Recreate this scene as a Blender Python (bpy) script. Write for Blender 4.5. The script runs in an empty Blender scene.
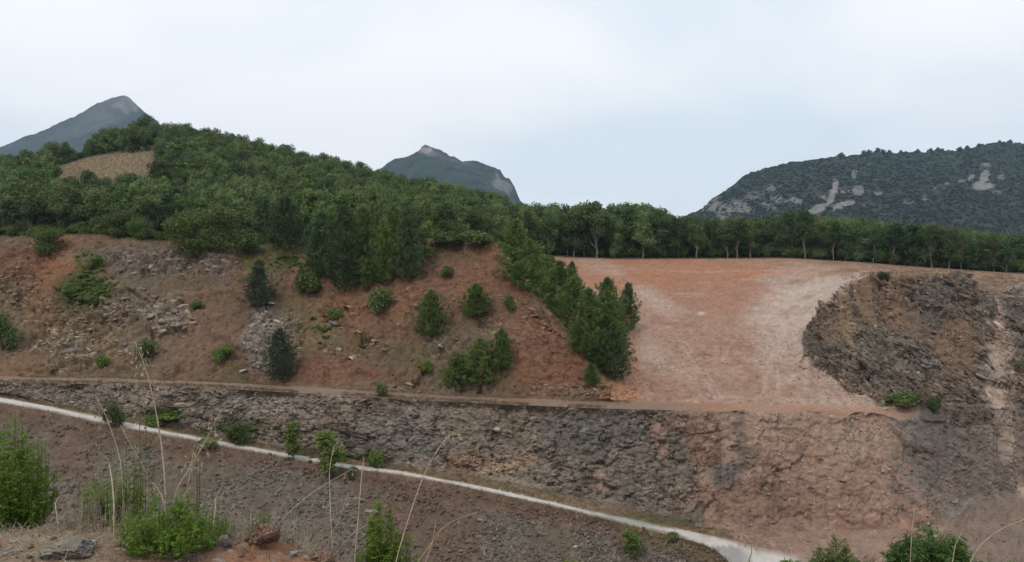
import bpy, math, random
import numpy as np
from mathutils import Vector

R = math.radians
scene = bpy.context.scene
C = scene.collection
random.seed(7)
RNG = np.random.default_rng(11)

# ------------------------------------------------------------------ camera
F = 804.0            # focal length in pixels of a 1024 px wide frame
HOR = 235.0          # image row of the horizon
cam_d = bpy.data.cameras.new('camera')
cam_d.sensor_width = 36.0
cam_d.lens = F / 1024 * 36.0
cam_d.shift_y = (HOR - 281.0) / 1024.0
cam_d.clip_start = 0.05
cam_d.clip_end = 30000
cam = bpy.data.objects.new('camera', cam_d)
cam.location = (0, 0, 0)
cam.rotation_euler = (R(90), 0, 0)
C.objects.link(cam)
scene.camera = cam

# ------------------------------------------------------------------ world: bright high overcast
SUN_EL, SUN_AZ = R(52), R(215)
world = bpy.data.worlds.new('World')
scene.world = world
world.use_nodes = True
nt = world.node_tree
nt.nodes.clear()
def wn(t, **k):
    n = nt.nodes.new(t)
    for a, b in k.items():
        setattr(n, a, b)
    return n
L = nt.links.new
out = wn('ShaderNodeOutputWorld')
bg = wn('ShaderNodeBackground'); bg.inputs['Strength'].default_value = 0.1
sky = wn('ShaderNodeTexSky', sky_type='NISHITA', sun_disc=False)
sky.sun_elevation = SUN_EL; sky.sun_rotation = SUN_AZ
sky.air_density = 1.0; sky.dust_density = 2.0
tc = wn('ShaderNodeTexCoord')
# cloud deck: direction projected on a high flat layer
sep = wn('ShaderNodeSeparateXYZ'); L(tc.outputs['Generated'], sep.inputs[0])
zz = wn('ShaderNodeMath', operation='ADD'); L(sep.outputs['Z'], zz.inputs[0]); zz.inputs[1].default_value = 0.24
zm = wn('ShaderNodeMath', operation='MAXIMUM'); L(zz.outputs[0], zm.inputs[0]); zm.inputs[1].default_value = 0.05
dx = wn('ShaderNodeMath', operation='DIVIDE'); L(sep.outputs['X'], dx.inputs[0]); L(zm.outputs[0], dx.inputs[1])
dy = wn('ShaderNodeMath', operation='DIVIDE'); L(sep.outputs['Y'], dy.inputs[0]); L(zm.outputs[0], dy.inputs[1])
cb = wn('ShaderNodeCombineXYZ'); L(dx.outputs[0], cb.inputs[0]); L(dy.outputs[0], cb.inputs[1])
n1 = wn('ShaderNodeTexNoise'); n1.inputs['Scale'].default_value = 0.75; n1.inputs['Detail'].default_value = 6; n1.inputs['Roughness'].default_value = .48
n1.inputs['Distortion'].default_value = .35
mp = wn('ShaderNodeMapping'); L(cb.outputs[0], mp.inputs[0]); mp.inputs['Location'].default_value = (3.1, 1.4, 0)
mp.inputs['Rotation'].default_value = (0, 0, R(8)); mp.inputs['Scale'].default_value = (0.9, 1.1, 1)
L(mp.outputs[0], n1.inputs['Vector'])
cr = wn('ShaderNodeValToRGB')
cr.color_ramp.elements[0].position = .38; cr.color_ramp.elements[0].color = (.715, .78, .84, 1)
cr.color_ramp.elements[1].position = .58; cr.color_ramp.elements[1].color = (.885, .895, .91, 1)
L(n1.outputs['Fac'], cr.inputs[0])
sc10 = wn('ShaderNodeVectorMath', operation='SCALE'); L(cr.outputs['Color'], sc10.inputs[0]); sc10.inputs['Scale'].default_value = 12.4
mx = wn('ShaderNodeMix', data_type='RGBA'); mx.inputs['Factor'].default_value = .97
L(sky.outputs[0], mx.inputs[6]); L(sc10.outputs[0], mx.inputs[7])
L(mx.outputs[2], bg.inputs[0]); L(bg.outputs[0], out.inputs[0])

# ------------------------------------------------------------------ sun behind the cloud
sun_d = bpy.data.lights.new('sun', 'SUN')
sun_d.energy = 1.5; sun_d.angle = R(10); sun_d.color = (1, .90, .76)
sun = bpy.data.objects.new('sun', sun_d)
sun.rotation_euler = (R(90) - SUN_EL, 0, R(180) - SUN_AZ)
C.objects.link(sun)
scene.view_settings.view_transform = 'Standard'
scene.view_settings.look = 'None'
scene.view_settings.gamma = 1
scene.view_settings.exposure = 0.0

# ------------------------------------------------------------------ helpers
def tag(o, label=None, cat=None, group=None, kind=None):
    if label: o['label'] = label
    if cat: o['category'] = cat
    if group: o['group'] = group
    if kind: o['kind'] = kind
    return o

def mesh_np(name, verts, faces, smooth=False):
    """verts (n,3); faces (m,k) with one k, or a list of such arrays"""
    if not isinstance(faces, list): faces = [faces]
    faces = [np.asarray(f, dtype=np.int32) for f in faces if len(f)]
    me = bpy.data.meshes.new(name)
    me.vertices.add(len(verts))
    me.vertices.foreach_set('co', np.asarray(verts, dtype=np.float32).ravel())
    tot = sum(f.size for f in faces); nf = sum(len(f) for f in faces)
    me.loops.add(tot); me.polygons.add(nf)
    me.loops.foreach_set('vertex_index', np.concatenate([f.ravel() for f in faces]))
    ls = []; s = 0
    for f in faces:
        ls.append(s + np.arange(len(f)) * f.shape[1]); s += f.size
    me.polygons.foreach_set('loop_start', np.concatenate(ls).astype(np.int32))
    if smooth: me.polygons.foreach_set('use_smooth', np.ones(nf, dtype=bool))
    me.update(calc_edges=True)
    return me

def link(name, me, mat=None, parent=None, loc=None, rot=None, scl=None):
    o = bpy.data.objects.new(name, me)
    if mat is not None and me is not None and len(me.materials) == 0: me.materials.append(mat)
    C.objects.link(o)
    if parent is not None: o.parent = parent
    if loc is not None: o.location = loc
    if rot is not None: o.rotation_euler = rot
    if scl is not None: o.scale = scl if hasattr(scl, '__len__') else (scl,) * 3
    return o

def set_col(me, col, name='col', alpha=None):
    a = me.color_attributes.new(name, 'FLOAT_COLOR', 'POINT')
    c = np.ones((len(col), 4), dtype=np.float32); c[:, :3] = col
    if alpha is not None: c[:, 3] = alpha
    a.data.foreach_set('color', c.ravel())

# ---- noise
M32 = np.uint64(0xffffffff)
def hsh(ix, iy, iz, seed):
    a = (ix.astype(np.int64) * 374761393 + iy.astype(np.int64) * 668265263 + iz.astype(np.int64) * 1440662683 + seed * 982451653).astype(np.uint64) & M32
    a = ((a ^ (a >> np.uint64(15))) * np.uint64(2246822519)) & M32
    a = ((a ^ (a >> np.uint64(13))) * np.uint64(3266489917)) & M32
    a = a ^ (a >> np.uint64(16))
    return a.astype(np.float64) / 4294967296.0

def vnoise(P, seed=0):
    i = np.floor(P).astype(np.int64); f = P - i; f = f * f * (3 - 2 * f)
    r = 0
    for a in (0, 1):
        wa = f[:, 0] if a else 1 - f[:, 0]
        for b in (0, 1):
            wb = f[:, 1] if b else 1 - f[:, 1]
            for c in (0, 1):
                wc = f[:, 2] if c else 1 - f[:, 2]
                r = r + wa * wb * wc * hsh(i[:, 0] + a, i[:, 1] + b, i[:, 2] + c, seed)
    return r * 2 - 1

def fbm(P, scale, octs=4, seed=0, rough=.5):
    r = 0; a = 1; s = 0
    for k in range(octs):
        r = r + a * vnoise(P * (scale * 2 ** k) + k * 17.3, seed + k); s += a; a *= rough
    return r / s

def facets(P, scale, seed=0, tilt=.9):
    """angular blocks: every cell of a Voronoi split is its own offset tilted plane"""
    Q = P * scale
    i = np.floor(Q).astype(np.int64)
    n = len(Q)
    best = np.full(n, 9.); sec = np.full(n, 9.); val = np.zeros(n); hh = np.zeros(n)
    for a in (-1, 0, 1):
        for b in (-1, 0, 1):
            for c in (-1, 0, 1):
                cx, cy, cz = i[:, 0] + a, i[:, 1] + b, i[:, 2] + c
                h1 = hsh(cx, cy, cz, seed)
                h2 = (h1 * 977.13) % 1; h3 = (h1 * 3571.7) % 1
                vx = Q[:, 0] - cx - h1; vy = Q[:, 1] - cy - h2; vz = Q[:, 2] - cz - h3
                d = vx * vx + vy * vy + vz * vz
                m = d < best
                sec = np.where(m, best, np.minimum(sec, d))
                g1 = (h1 * 131.3) % 1 - .5; g2 = (h1 * 741.9) % 1 - .5; g3 = (h1 * 7919.3) % 1 - .5
                v = ((h1 * 57.7) % 1 - .5) + tilt * 2 * (vx * g1 + vy * g2 + vz * g3)
                val = np.where(m, v, val); hh = np.where(m, h2, hh); best = np.where(m, d, best)
    edge = np.sqrt(sec) - np.sqrt(best)
    return val, edge, hh

def smoothstep(x, a, b):
    t = np.clip((x - a) / (b - a), 0, 1); return t * t * (3 - 2 * t)

def px(u, y, Y):
    """a pixel and a distance to a point of the place"""
    return np.array([(u - 512) / F * Y, Y, (HOR - y) / F * Y])

# ------------------------------------------------------------------ materials
def new_mat(name):
    m = bpy.data.materials.new(name); m.use_nodes = True
    t = m.node_tree; b = t.nodes['Principled BSDF']
    b.inputs['Roughness'].default_value = .9
    b.inputs['Specular IOR Level'].default_value = .2
    return m, t, b

def mat_ground(name, scale=1.5, bump=.25, lo=.72, hi=1.25, dist=.15, joints=0):
    """colour comes from the mesh's own soil/rock colours, broken up by grain"""
    m, t, b = new_mat(name)
    N = t.nodes.new
    at = N('ShaderNodeAttribute'); at.attribute_name = 'col'
    tx = N('ShaderNodeTexCoord')
    n = N('ShaderNodeTexNoise'); n.inputs['Scale'].default_value = scale; n.inputs['Detail'].default_value = 9; n.inputs['Roughness'].default_value = .72
    t.links.new(tx.outputs['Object'], n.inputs['Vector'])
    mr = N('ShaderNodeMapRange'); mr.inputs['From Min'].default_value = .3; mr.inputs['From Max'].default_value = .7
    mr.inputs['To Min'].default_value = lo; mr.inputs['To Max'].default_value = hi
    t.links.new(n.outputs['Fac'], mr.inputs['Value'])
    fac = mr.outputs[0]; hgt = n.outputs['Fac']
    if joints:
        # blocks between joints differ in tone and stand at different heights
        vs = N('ShaderNodeVectorMath'); vs.operation = 'SCALE'; vs.inputs['Scale'].default_value = .5; t.links.new(n.outputs['Color'], vs.inputs[0])
        va = N('ShaderNodeVectorMath'); va.operation = 'ADD'; t.links.new(tx.outputs['Object'], va.inputs[0]); t.links.new(vs.outputs[0], va.inputs[1])
        mpn = N('ShaderNodeMapping'); mpn.inputs['Rotation'].default_value = (0, R(30), 0); mpn.inputs['Scale'].default_value = (.85, 1, 1.2); t.links.new(va.outputs[0], mpn.inputs[0])
        for sc_, amt in ((joints, .55), (joints * 2.7, .45)):
            vo = N('ShaderNodeTexVoronoi'); vo.inputs['Scale'].default_value = sc_; t.links.new(mpn.outputs[0], vo.inputs['Vector'])
            sx = N('ShaderNodeSeparateColor'); t.links.new(vo.outputs['Color'], sx.inputs[0])
            m1 = N('ShaderNodeMapRange'); m1.inputs['To Min'].default_value = 1 - amt * .7; m1.inputs['To Max'].default_value = 1 + amt * .8; t.links.new(sx.outputs[0], m1.inputs['Value'])
            mz = N('ShaderNodeMix'); mz.inputs[2].default_value = 1.0; t.links.new(at.outputs['Alpha'], mz.inputs[0]); t.links.new(m1.outputs[0], mz.inputs[3])
            mm = N('ShaderNodeMath'); mm.operation = 'MULTIPLY'; t.links.new(fac, mm.inputs[0]); t.links.new(mz.outputs[0], mm.inputs[1]); fac = mm.outputs[0]
            ha = N('ShaderNodeMath'); ha.operation = 'MULTIPLY_ADD'; t.links.new(sx.outputs[1], ha.inputs[0]); ha.inputs[1].default_value = amt * 2.2; t.links.new(hgt, ha.inputs[2]); hgt = ha.outputs[0]
    vm = N('ShaderNodeVectorMath'); vm.operation = 'SCALE'
    t.links.new(at.outputs['Color'], vm.inputs[0]); t.links.new(fac, vm.inputs['Scale'])
    t.links.new(vm.outputs[0], b.inputs['Base Color'])
    bp = N('ShaderNodeBump'); bp.inputs['Strength'].default_value = bump; bp.inputs['Distance'].default_value = dist
    t.links.new(hgt, bp.inputs['Height']); t.links.new(bp.outputs[0], b.inputs['Normal'])
    return m

def mat_plain(name, c1, c2, scale=4, var=.25, rough=.9, trans=0.0, bump=0):
    """two colours mixed by grain, plus a small shift from one object to the next"""
    m, t, b = new_mat(name)
    N = t.nodes.new
    tx = N('ShaderNodeTexCoord')
    n = N('ShaderNodeTexNoise'); n.inputs['Scale'].default_value = scale; n.inputs['Detail'].default_value = 6
    t.links.new(tx.outputs['Object'], n.inputs['Vector'])
    r = N('ShaderNodeValToRGB'); r.color_ramp.elements[0].position = .35; r.color_ramp.elements[1].position = .65
    r.color_ramp.elements[0].color = (*c1, 1); r.color_ramp.elements[1].color = (*c2, 1)
    t.links.new(n.outputs['Fac'], r.inputs[0])
    oi = N('ShaderNodeObjectInfo')
    mr = N('ShaderNodeMapRange'); mr.inputs['To Min'].default_value = 1 - var; mr.inputs['To Max'].default_value = 1 + var
    t.links.new(oi.outputs['Random'], mr.inputs['Value'])
    hs = N('ShaderNodeHueSaturation')
    mh = N('ShaderNodeMath'); mh.operation = 'MULTIPLY'; mh.inputs[1].default_value = 7.31
    t.links.new(oi.outputs['Random'], mh.inputs[0])
    fr = N('ShaderNodeMath'); fr.operation = 'FRACT'; t.links.new(mh.outputs[0], fr.inputs[0])
    m2 = N('ShaderNodeMapRange'); m2.inputs['To Min'].default_value = .5 - var * .06; m2.inputs['To Max'].default_value = .5 + var * .06
    t.links.new(fr.outputs[0], m2.inputs['Value'])
    t.links.new(m2.outputs[0], hs.inputs['Hue']); t.links.new(mr.outputs[0], hs.inputs['Value'])
    t.links.new(r.outputs[0], hs.inputs['Color'])
    t.links.new(hs.outputs[0], b.inputs['Base Color'])
    b.inputs['Roughness'].default_value = rough
    if bump:
        bp = N('ShaderNodeBump'); bp.inputs['Strength'].default_value = bump; bp.inputs['Distance'].default_value = .05
        t.links.new(n.outputs['Fac'], bp.inputs['Height']); t.links.new(bp.outputs[0], b.inputs['Normal'])
    if trans:
        tr = N('ShaderNodeBsdfTranslucent'); t.links.new(hs.outputs[0], tr.inputs[0])
        ms = N('ShaderNodeMixShader'); ms.inputs[0].default_value = trans
        t.links.new(b.outputs[0], ms.inputs[1]); t.links.new(tr.outputs[0], ms.inputs[2])
        t.links.new(ms.outputs[0], t.nodes['Material Output'].inputs[0])
    return m

def mat_tinted(name, scale=2.0):
    """stone whose colour is that of the ground it broke from (a property of each stone), with grain and some difference from stone to stone"""
    m, t, b = new_mat(name); N = t.nodes.new
    at = N('ShaderNodeAttribute'); at.attribute_type = 'INSTANCER'; at.attribute_name = 'tint'
    tx = N('ShaderNodeTexCoord'); n = N('ShaderNodeTexNoise'); n.inputs['Scale'].default_value = scale; n.inputs['Detail'].default_value = 7; n.inputs['Roughness'].default_value = .7
    t.links.new(tx.outputs['Object'], n.inputs['Vector'])
    oi = N('ShaderNodeObjectInfo')
    a = N('ShaderNodeMapRange'); a.inputs['To Min'].default_value = .70; a.inputs['To Max'].default_value = 1.38; t.links.new(oi.outputs['Random'], a.inputs['Value'])
    c = N('ShaderNodeMapRange'); c.inputs['From Min'].default_value = .3; c.inputs['From Max'].default_value = .7; c.inputs['To Min'].default_value = .75; c.inputs['To Max'].default_value = 1.25; t.links.new(n.outputs['Fac'], c.inputs['Value'])
    mu = N('ShaderNodeMath'); mu.operation = 'MULTIPLY'; t.links.new(a.outputs[0], mu.inputs[0]); t.links.new(c.outputs[0], mu.inputs[1])
    v = N('ShaderNodeVectorMath'); v.operation = 'SCALE'; t.links.new(at.outputs['Vector'], v.inputs[0]); t.links.new(mu.outputs[0], v.inputs['Scale'])
    t.links.new(v.outputs[0], b.inputs['Base Color'])
    bp = N('ShaderNodeBump'); bp.inputs['Strength'].default_value = .5; bp.inputs['Distance'].default_value = .06
    t.links.new(n.outputs['Fac'], bp.inputs['Height']); t.links.new(bp.outputs[0], b.inputs['Normal'])
    return m
# ------------------------------------------------------------------ the quarry terrain
# One height field, described by lines that run across the view (road edges, bench edges, crests ...).
# Every line is known at some bearings as (bearing, image row, distance).
def zy(y, Y): return (HOR - y) / F * Y
Us = np.concatenate([np.arange(-420, -60, 14.), np.arange(-60, 1084, 1.3), np.arange(1084, 1450, 14.)])

def line(pts, sm=9):
    p = np.array(pts, float)
    fine = np.arange(-460, 1500, 2.)
    z = np.interp(fine, p[:, 0], zy(p[:, 1], p[:, 2])); Yd = np.interp(fine, p[:, 0], p[:, 2])
    # interpolate in image rows so straight edges stay straight
    y = np.interp(fine, p[:, 0], p[:, 1])
    k = np.exp(-.5 * (np.arange(-20, 21) * 2 / sm) ** 2); k /= k.sum()
    def s(a): return np.convolve(np.pad(a, 20, mode='edge'), k, mode='valid')
    y = s(y); Yd = s(Yd)
    return np.interp(Us, fine, y), np.interp(Us, fine, Yd)

def flat_line(pts_y, zline, sm=9):
    """a line at given image rows lying at the heights zline"""
    p = np.array(pts_y, float)
    fine = np.arange(-460, 1500, 2.)
    y = np.interp(fine, p[:, 0], p[:, 1])
    k = np.exp(-.5 * (np.arange(-20, 21) * 2 / sm) ** 2); k /= k.sum()
    y = np.convolve(np.pad(y, 20, mode='edge'), k, mode='valid')
    y = np.interp(Us, fine, y)
    return y, zline * F / (HOR - y)

# plateau of red clay: distance -> image row
PY = [97, 108, 115, 125, 140, 160, 190]; PR = [402, 369, 351, 329, 302, 276, 257.5]
def pr(Y): return float(np.interp(Y, PY, PR))

L3 = line([(-460, 378, 99), (0, 380, 98), (100, 382, 97.6), (200, 385, 97.2), (300, 391, 96.6), (400, 397, 96.2), (500, 402, 95.9), (600, 406.5, 95.5),
           (700, 409, 95.3), (850, 412, 95.2), (900, 413, 95.2), (930, 417, 95), (960, 425, 94.6), (1024, 424, 94.4), (1500, 420, 93.5)])
L4 = line([(-460, 374, 101.5), (0, 376, 100.5), (100, 377.5, 100.1), (200, 380.5, 99.7), (300, 386, 99.2), (400, 392, 98.8), (500, 397, 98.4), (600, 401, 98),
           (700, 403, 97.6), (850, 405, 97.2), (900, 406, 97), (960, 405, 96.8), (1024, 403, 96.6), (1500, 398, 95)])
lipn = fbm(np.stack([Us * .05, Us * 0, Us * 0], -1), 1, 4, 555, .6) * smoothstep(Us, 660, 720)
L3 = (L3[0] + 8 * lipn + 2, L3[1] - 1.2 * lipn - .3 * smoothstep(Us, 660, 720))
L2b = line([(-460, 385, 98.6), (0, 394, 97.3), (100, 412, 96.3), (200, 433, 95.2), (300, 451, 94), (400, 466, 93.2), (450, 473, 92.8), (500, 481, 92.4),
            (560, 493, 91.8), (600, 501, 91.5), (650, 513, 91), (700, 527, 90.4), (760, 532, 90.2), (850, 530, 90.2), (900, 528, 90.3), (945, 524, 90.6),
            (975, 502, 91.4), (1024, 494, 91.8), (1500, 480, 92)], 7)
zb = zy(*L2b)
zroad = np.where(Us > 930, zb - (zb + 33.0) * smoothstep(Us, 930, 990), zb) - .05
L2 = flat_line([(-460, 389), (0, 397), (50, 406), (100, 416), (150, 427), (200, 437), (300, 455), (340, 463), (400, 470.5), (450, 480), (500, 490), (560, 503.5),
                (600, 512), (650, 522), (700, 532.5), (740, 541.5), (790, 553), (850, 568), (1024, 600), (1500, 640)], zroad, 6)
L1 = flat_line([(-460, 393), (0, 402), (50, 411), (100, 422.5), (150, 432), (200, 441.5), (300, 459.6), (340, 467.2), (400, 474.4), (450, 483.6), (500, 494), (560, 507.5),
                (600, 518), (650, 530), (690, 540), (715, 549), (730, 562), (745, 585), (800, 610), (1024, 640), (1500, 660)], zroad - .05, 4)
SL = .62
def down(ln, dz):
    z = zy(*ln) - dz; Y = ln[1] - dz / SL; return HOR - z * F / Y, Y
zl1 = zy(*L1)
Lv = down(L1, np.clip((zl1 - .42 * -L1[1]) / (1 / SL * .42 + 1) * 1.12 + .5, .8, 40))
z0 = -46.5; L0 = down(L1, np.maximum(zl1 - z0, 2.0))
L4b = line([(-460, 335, 107), (0, 337, 106.5), (350, 338, 106.5), (430, 342, 106), (500, 350, 104), (560, 366, 101.7), (600, 391, 98.8), (618, 398.5, 98),
            (640, 386, 102.2), (662, 369, 108), (800, 369, 108), (806, 350, 113), (812, 354, 112), (820, 369, 108), (835, 382, 104.5), (850, 392, 101.5), (880, 403.5, 97.8), (900, 404.5, 97.4),
            (1024, 401, 97), (1500, 396, 96)], 4)
L5 = line([(-460, 236, 127), (0, 238, 125), (40, 236, 125), (100, 236, 125), (150, 242, 124), (200, 245, 123.5), (240, 249, 123), (300, 250, 123), (350, 250, 122.5),
           (400, 248, 122), (430, 241, 121.5), (470, 237, 120.5), (492, 240, 119.5), (505, 255, 116.5), (530, 290, 110), (560, 325, 105.5), (585, 362, 101.5), (600, 384, 99.4), (618, 397.5, 98.1),
           (640, 372, 107), (662, 351, 115), (798, 340, 119.5), (804, 333, 119), (809, 320, 116), (818, 309, 114.5), (830, 296, 113.5), (848, 282, 112), (870, 274, 111),
           (900, 272, 110.5), (950, 277, 110), (975, 281, 110), (985, 292, 110), (1003, 292, 111), (1012, 285, 112), (1024, 288, 112), (1500, 285, 112)], 4)
jj = fbm(np.stack([Us * .09, Us * 0, Us * 0], -1), 1, 4, 888, .65) * smoothstep(Us, 800, 835)
L5 = (L5[0] + 3.5 * jj, L5[1])
L4b = (L4b[0] + 9 * fbm(np.stack([Us * .06, Us * 0, Us * 0], -1), 1, 4, 777, .6) * smoothstep(Us, 806, 815) * (1 - smoothstep(Us, 860, 880)), L4b[1])
L5b = line([(-460, 233, 140), (0, 234, 137), (400, 243, 134), (445, 238, 131), (480, 246, 128), (505, 268, 126), (530, 302, 125), (560, 327, 125), (620, 329, 125), (800, 329, 125),
            (815, 322, 126), (832, 305, 127), (850, 289, 129), (870, 279, 131), (890, 275, 133), (950, 277, 134), (1024, 280, 134), (1500, 280, 134)], 6)
L5c = line([(-460, 226, 160), (0, 228, 155), (400, 238, 153), (480, 245, 155), (520, 268, 158), (560, 276, 160), (780, 276, 160), (830, 276, 159), (870, 272, 156), (900, 271, 155), (1024, 276, 152), (1500, 278, 152)])
L6 = line([(-460, 215, 185), (0, 214, 180), (200, 208, 180), (400, 226, 182), (500, 243, 187), (545, 256, 190), (600, 258.5, 190), (700, 258, 190), (780, 257, 188), (850, 261, 184),
           (900, 266, 180), (950, 269, 176), (1024, 274, 172), (1500, 280, 168)])
L7 = line([(-460, 215, 260), (0, 177, 280), (30, 170, 285), (60, 160, 292), (100, 148, 300), (130, 140, 305), (150, 137, 305), (200, 142, 300), (250, 156, 295), (300, 167, 290), (350, 181, 285), (400, 195, 280), (450, 207, 275), (500, 217, 270),
           (560, 231, 262), (620, 243, 245), (700, 251, 240), (850, 253, 236), (1024, 264, 230), (1500, 268, 230)], 12)
L8 = (np.full(len(Us), 300.), np.full(len(Us), 620.))
LINES = [L0, Lv, L1, L2, L2b, L3, L4, L4b, L5, L5b, L5c, L6, L7, L8]
#        L0-Lv Lv-L1 L1-2 2-2b 2b-3 3-4 4-4b 4b-5 5-5b 5b-c c-6 6-7 7-8
NROW = [8, 120, 6, 18, 104, 14, 44, 106, 26, 34, 18, 30, 12]
rows_y, rows_Y, band, tloc = [], [], [], []
for b, n in enumerate(NROW):
    A, B = LINES[b], LINES[b + 1]
    za, zb_ = zy(*A), zy(*B)
    for k in range(n):
        t = k / n
        Y = A[1] + (B[1] - A[1]) * t; z = za + (zb_ - za) * t
        rows_Y.append(Y); rows_y.append(z); band.append(b); tloc.append(t)
rows_Y.append(L8[1]); rows_y.append(zy(*L8)); band.append(12); tloc.append(1)
GY = np.array(rows_Y); GZ = np.array(rows_y); band = np.array(band); tloc = np.array(tloc)
NR, NC = GY.shape
GU = np.broadcast_to(Us, GY.shape)
# take the hard kinks out of the natural slopes (not of road and bench)
ker = np.array([1, 4, 6, 4, 1]) / 16.
r0 = int(np.argmax(band == 6)) + 8
for _ in range(6):
    for G in (GY, GZ):
        s = sum(w * G[r0 - 2 + i: NR - 4 + i] for i, w in enumerate(ker))
        G[r0:NR - 2] = s[:NR - 2 - r0]
GX = (GU - 512) / F * GY
P0 = np.stack([GX, GY, GZ], -1)
GPY = HOR - GZ * F / GY                 # image rows of the undisplaced ground
du = np.gradient(P0, axis=1); dv = np.gradient(P0, axis=0)
NRM = np.cross(du, dv); NRM /= np.linalg.norm(NRM, axis=-1, keepdims=True) + 1e-9
U = GU.ravel(); V = GPY.ravel(); B = np.repeat(band, NC); T = np.repeat(tloc, NC)
P = P0.reshape(-1, 3)
print('terrain', NR, NC, len(P))
wob = fbm(P, .11, 3, 5); wob2 = fbm(P, .4, 4, 9); fine = fbm(P, 1.6, 3, 21, .6)

def blob(cx, cy, rx, ry, rot=0, soft=.35, nz=.45):
    a = R(rot); x = U - cx; y = V - cy
    p = (x * math.cos(a) + y * math.sin(a)) / rx; q = (-x * math.sin(a) + y * math.cos(a)) / ry
    d = np.sqrt(p * p + q * q) + nz * wob + nz * .8 * wob2
    return 1 - smoothstep(d, 1 - soft, 1 + soft)

# ---- how rocky each spot is (0 soil, 1 broken rock)
rock = np.full(len(P), .12)
rock[B <= 1] = .3
rock[B == 3] = .1
rock[B == 4] = .95
lowred = (B == 4) & (U + 120 * wob + 150 * wob2 > 715)
rock = np.where(lowred, .36, rock)
rock = np.where((B == 4) & ~lowred, .62 + .35 * smoothstep(wob2 + .6 * wob, -.25, .25), rock)
rock[(B == 2)] = 0; rock = np.where(B == 5, .9 * smoothstep(U, 900, 950), rock)
rock[(B >= 6) & (B <= 7)] = .32
up = (B >= 6) & (B <= 8)
leftup = up & (U < 640)
for cx, cy, rx, ry, ro, s in [
    (150, 262, 45, 14, 5, .8), (190, 265, 25, 16, 0, .8), (215, 262, 22, 24, 0, .6), (70, 330, 40, 30, 20, .8), (120, 310, 40, 18, 0, .9), (165, 315, 34, 22, 10, 1.),
    (20, 290, 24, 22, 0, .7), (70, 360, 30, 16, 0, .7), (108, 350, 22, 26, 0, .6), (265, 340, 22, 36, 10, 1.), (290, 335, 12, 30, 0, .8), (340, 315, 22, 14, 0, .7),
    (345, 355, 26, 10, 15, .7), (375, 345, 22, 10, 20, .6), (412, 298, 14, 18, 0, .6), (445, 345, 26, 12, 0, .6), (490, 325, 12, 18, 0, .6), (480, 350, 24, 20, 0, .4), (430, 385, 60, 8, 3, .6),
    (540, 320, 40, 10, 40, .5), (230, 265, 20, 14, 0, .5), (570, 392, 50, 8, 0, .5), (545, 370, 30, 14, 30, .3), (40, 255, 30, 12, 0, .5)]:
    rock = np.where(leftup, np.maximum(rock, s * blob(cx, cy, rx, ry, ro)), rock)
plat = up & (U >= 610) & ~((U > 806) & (B >= 7))
rock = np.where(plat | ((B >= 9) & (U > 540)), .04, rock)
outc = (B == 7) & (U > 803)
rock = np.where(outc, 1.0, rock)
soilgap = np.maximum(blob(865, 300, 8, 26, -12, .3, .3), .9 * blob(905, 318, 24, 16, 35, .4, .5))
soilgap = np.maximum(soilgap, .8 * blob(958, 345, 20, 36, -8, .4, .5))
soilgap = np.maximum(soilgap, .7 * blob(835, 330, 16, 14, 0, .4, .5))
rock = np.where(outc, rock * (1 - .75 * soilgap), rock)
chute_x = np.interp(V, [280, 330, 380, 420, 470, 500], [998, 992, 996, 1006, 1022, 1034]) + 10 * wob
chute = np.exp(-((U - chute_x) / (6.5 + smoothstep(V, 300, 440) * 4 + 9 * wob2)) ** 2) * (U > 940) * (B >= 4) * (B <= 7)
rock = rock * (1 - .5 * chute)
rock = np.where((B == 6) & (U > 880), .8 * (1 - chute), rock)
rock = np.clip(rock, 0, 1)

# ---- relief
ca, sa = math.cos(R(40)), math.sin(R(40))
Q = np.stack([P[:, 0] * ca - P[:, 2] * sa, P[:, 1], (P[:, 0] * sa + P[:, 2] * ca)], -1)
Qs = Q * np.array([.42, 1, 1.25])                     # slabs dipping to the right
Qs += .35 * np.stack([wob2, wob, fine], -1)
vis = (rock > .05) & (B >= 1) & (B <= 8)
dip = outc | ((B == 4) & (U > 880))
disp = np.zeros(len(P)); edge = np.ones(len(P)); cellh = np.full(len(P), .5)
idx = np.where(vis)[0]
QQ = np.where(dip[idx][:, None], Qs[idx], (P[idx] * np.array([.8, 1, 1.1]) + .3 * np.stack([wob2, wob, fine], -1)[idx]))
v1, e1, h1 = facets(QQ, .30, 3, .6); v2, e2, h2 = facets(QQ, .95, 4, .7); v3, e3, h3 = facets(QQ, 2.3, 8, .5)
rr = rock[idx]
oo = np.where(outc[idx], 1.7, 1.); d = rr * (.8 * oo * v1 + .5 * v2 + .32 * v3) - rr * .30 * np.exp(-(e2 / .07) ** 2) - rr * .22 * np.exp(-(e1 / .05) ** 2)
disp[idx] = d; edge[idx] = e2; cellh[idx] = h2 * .5 + h3 * .5
amp = np.where(B <= 1, .5, 1.) * np.where(lowred, .8, 1.)
amp = np.where(leftup, 1.6, np.where((B == 4) & ~lowred, .72, amp))
disp = disp * amp + np.where(leftup, 1.6, np.where(outc, 1.0, 1)) * (.25 + .75 * rock) * fbm(P, .16, 3, 31) * np.where(B >= 4, 1, .5) + (.04 + .22 * rock) * fine
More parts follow.
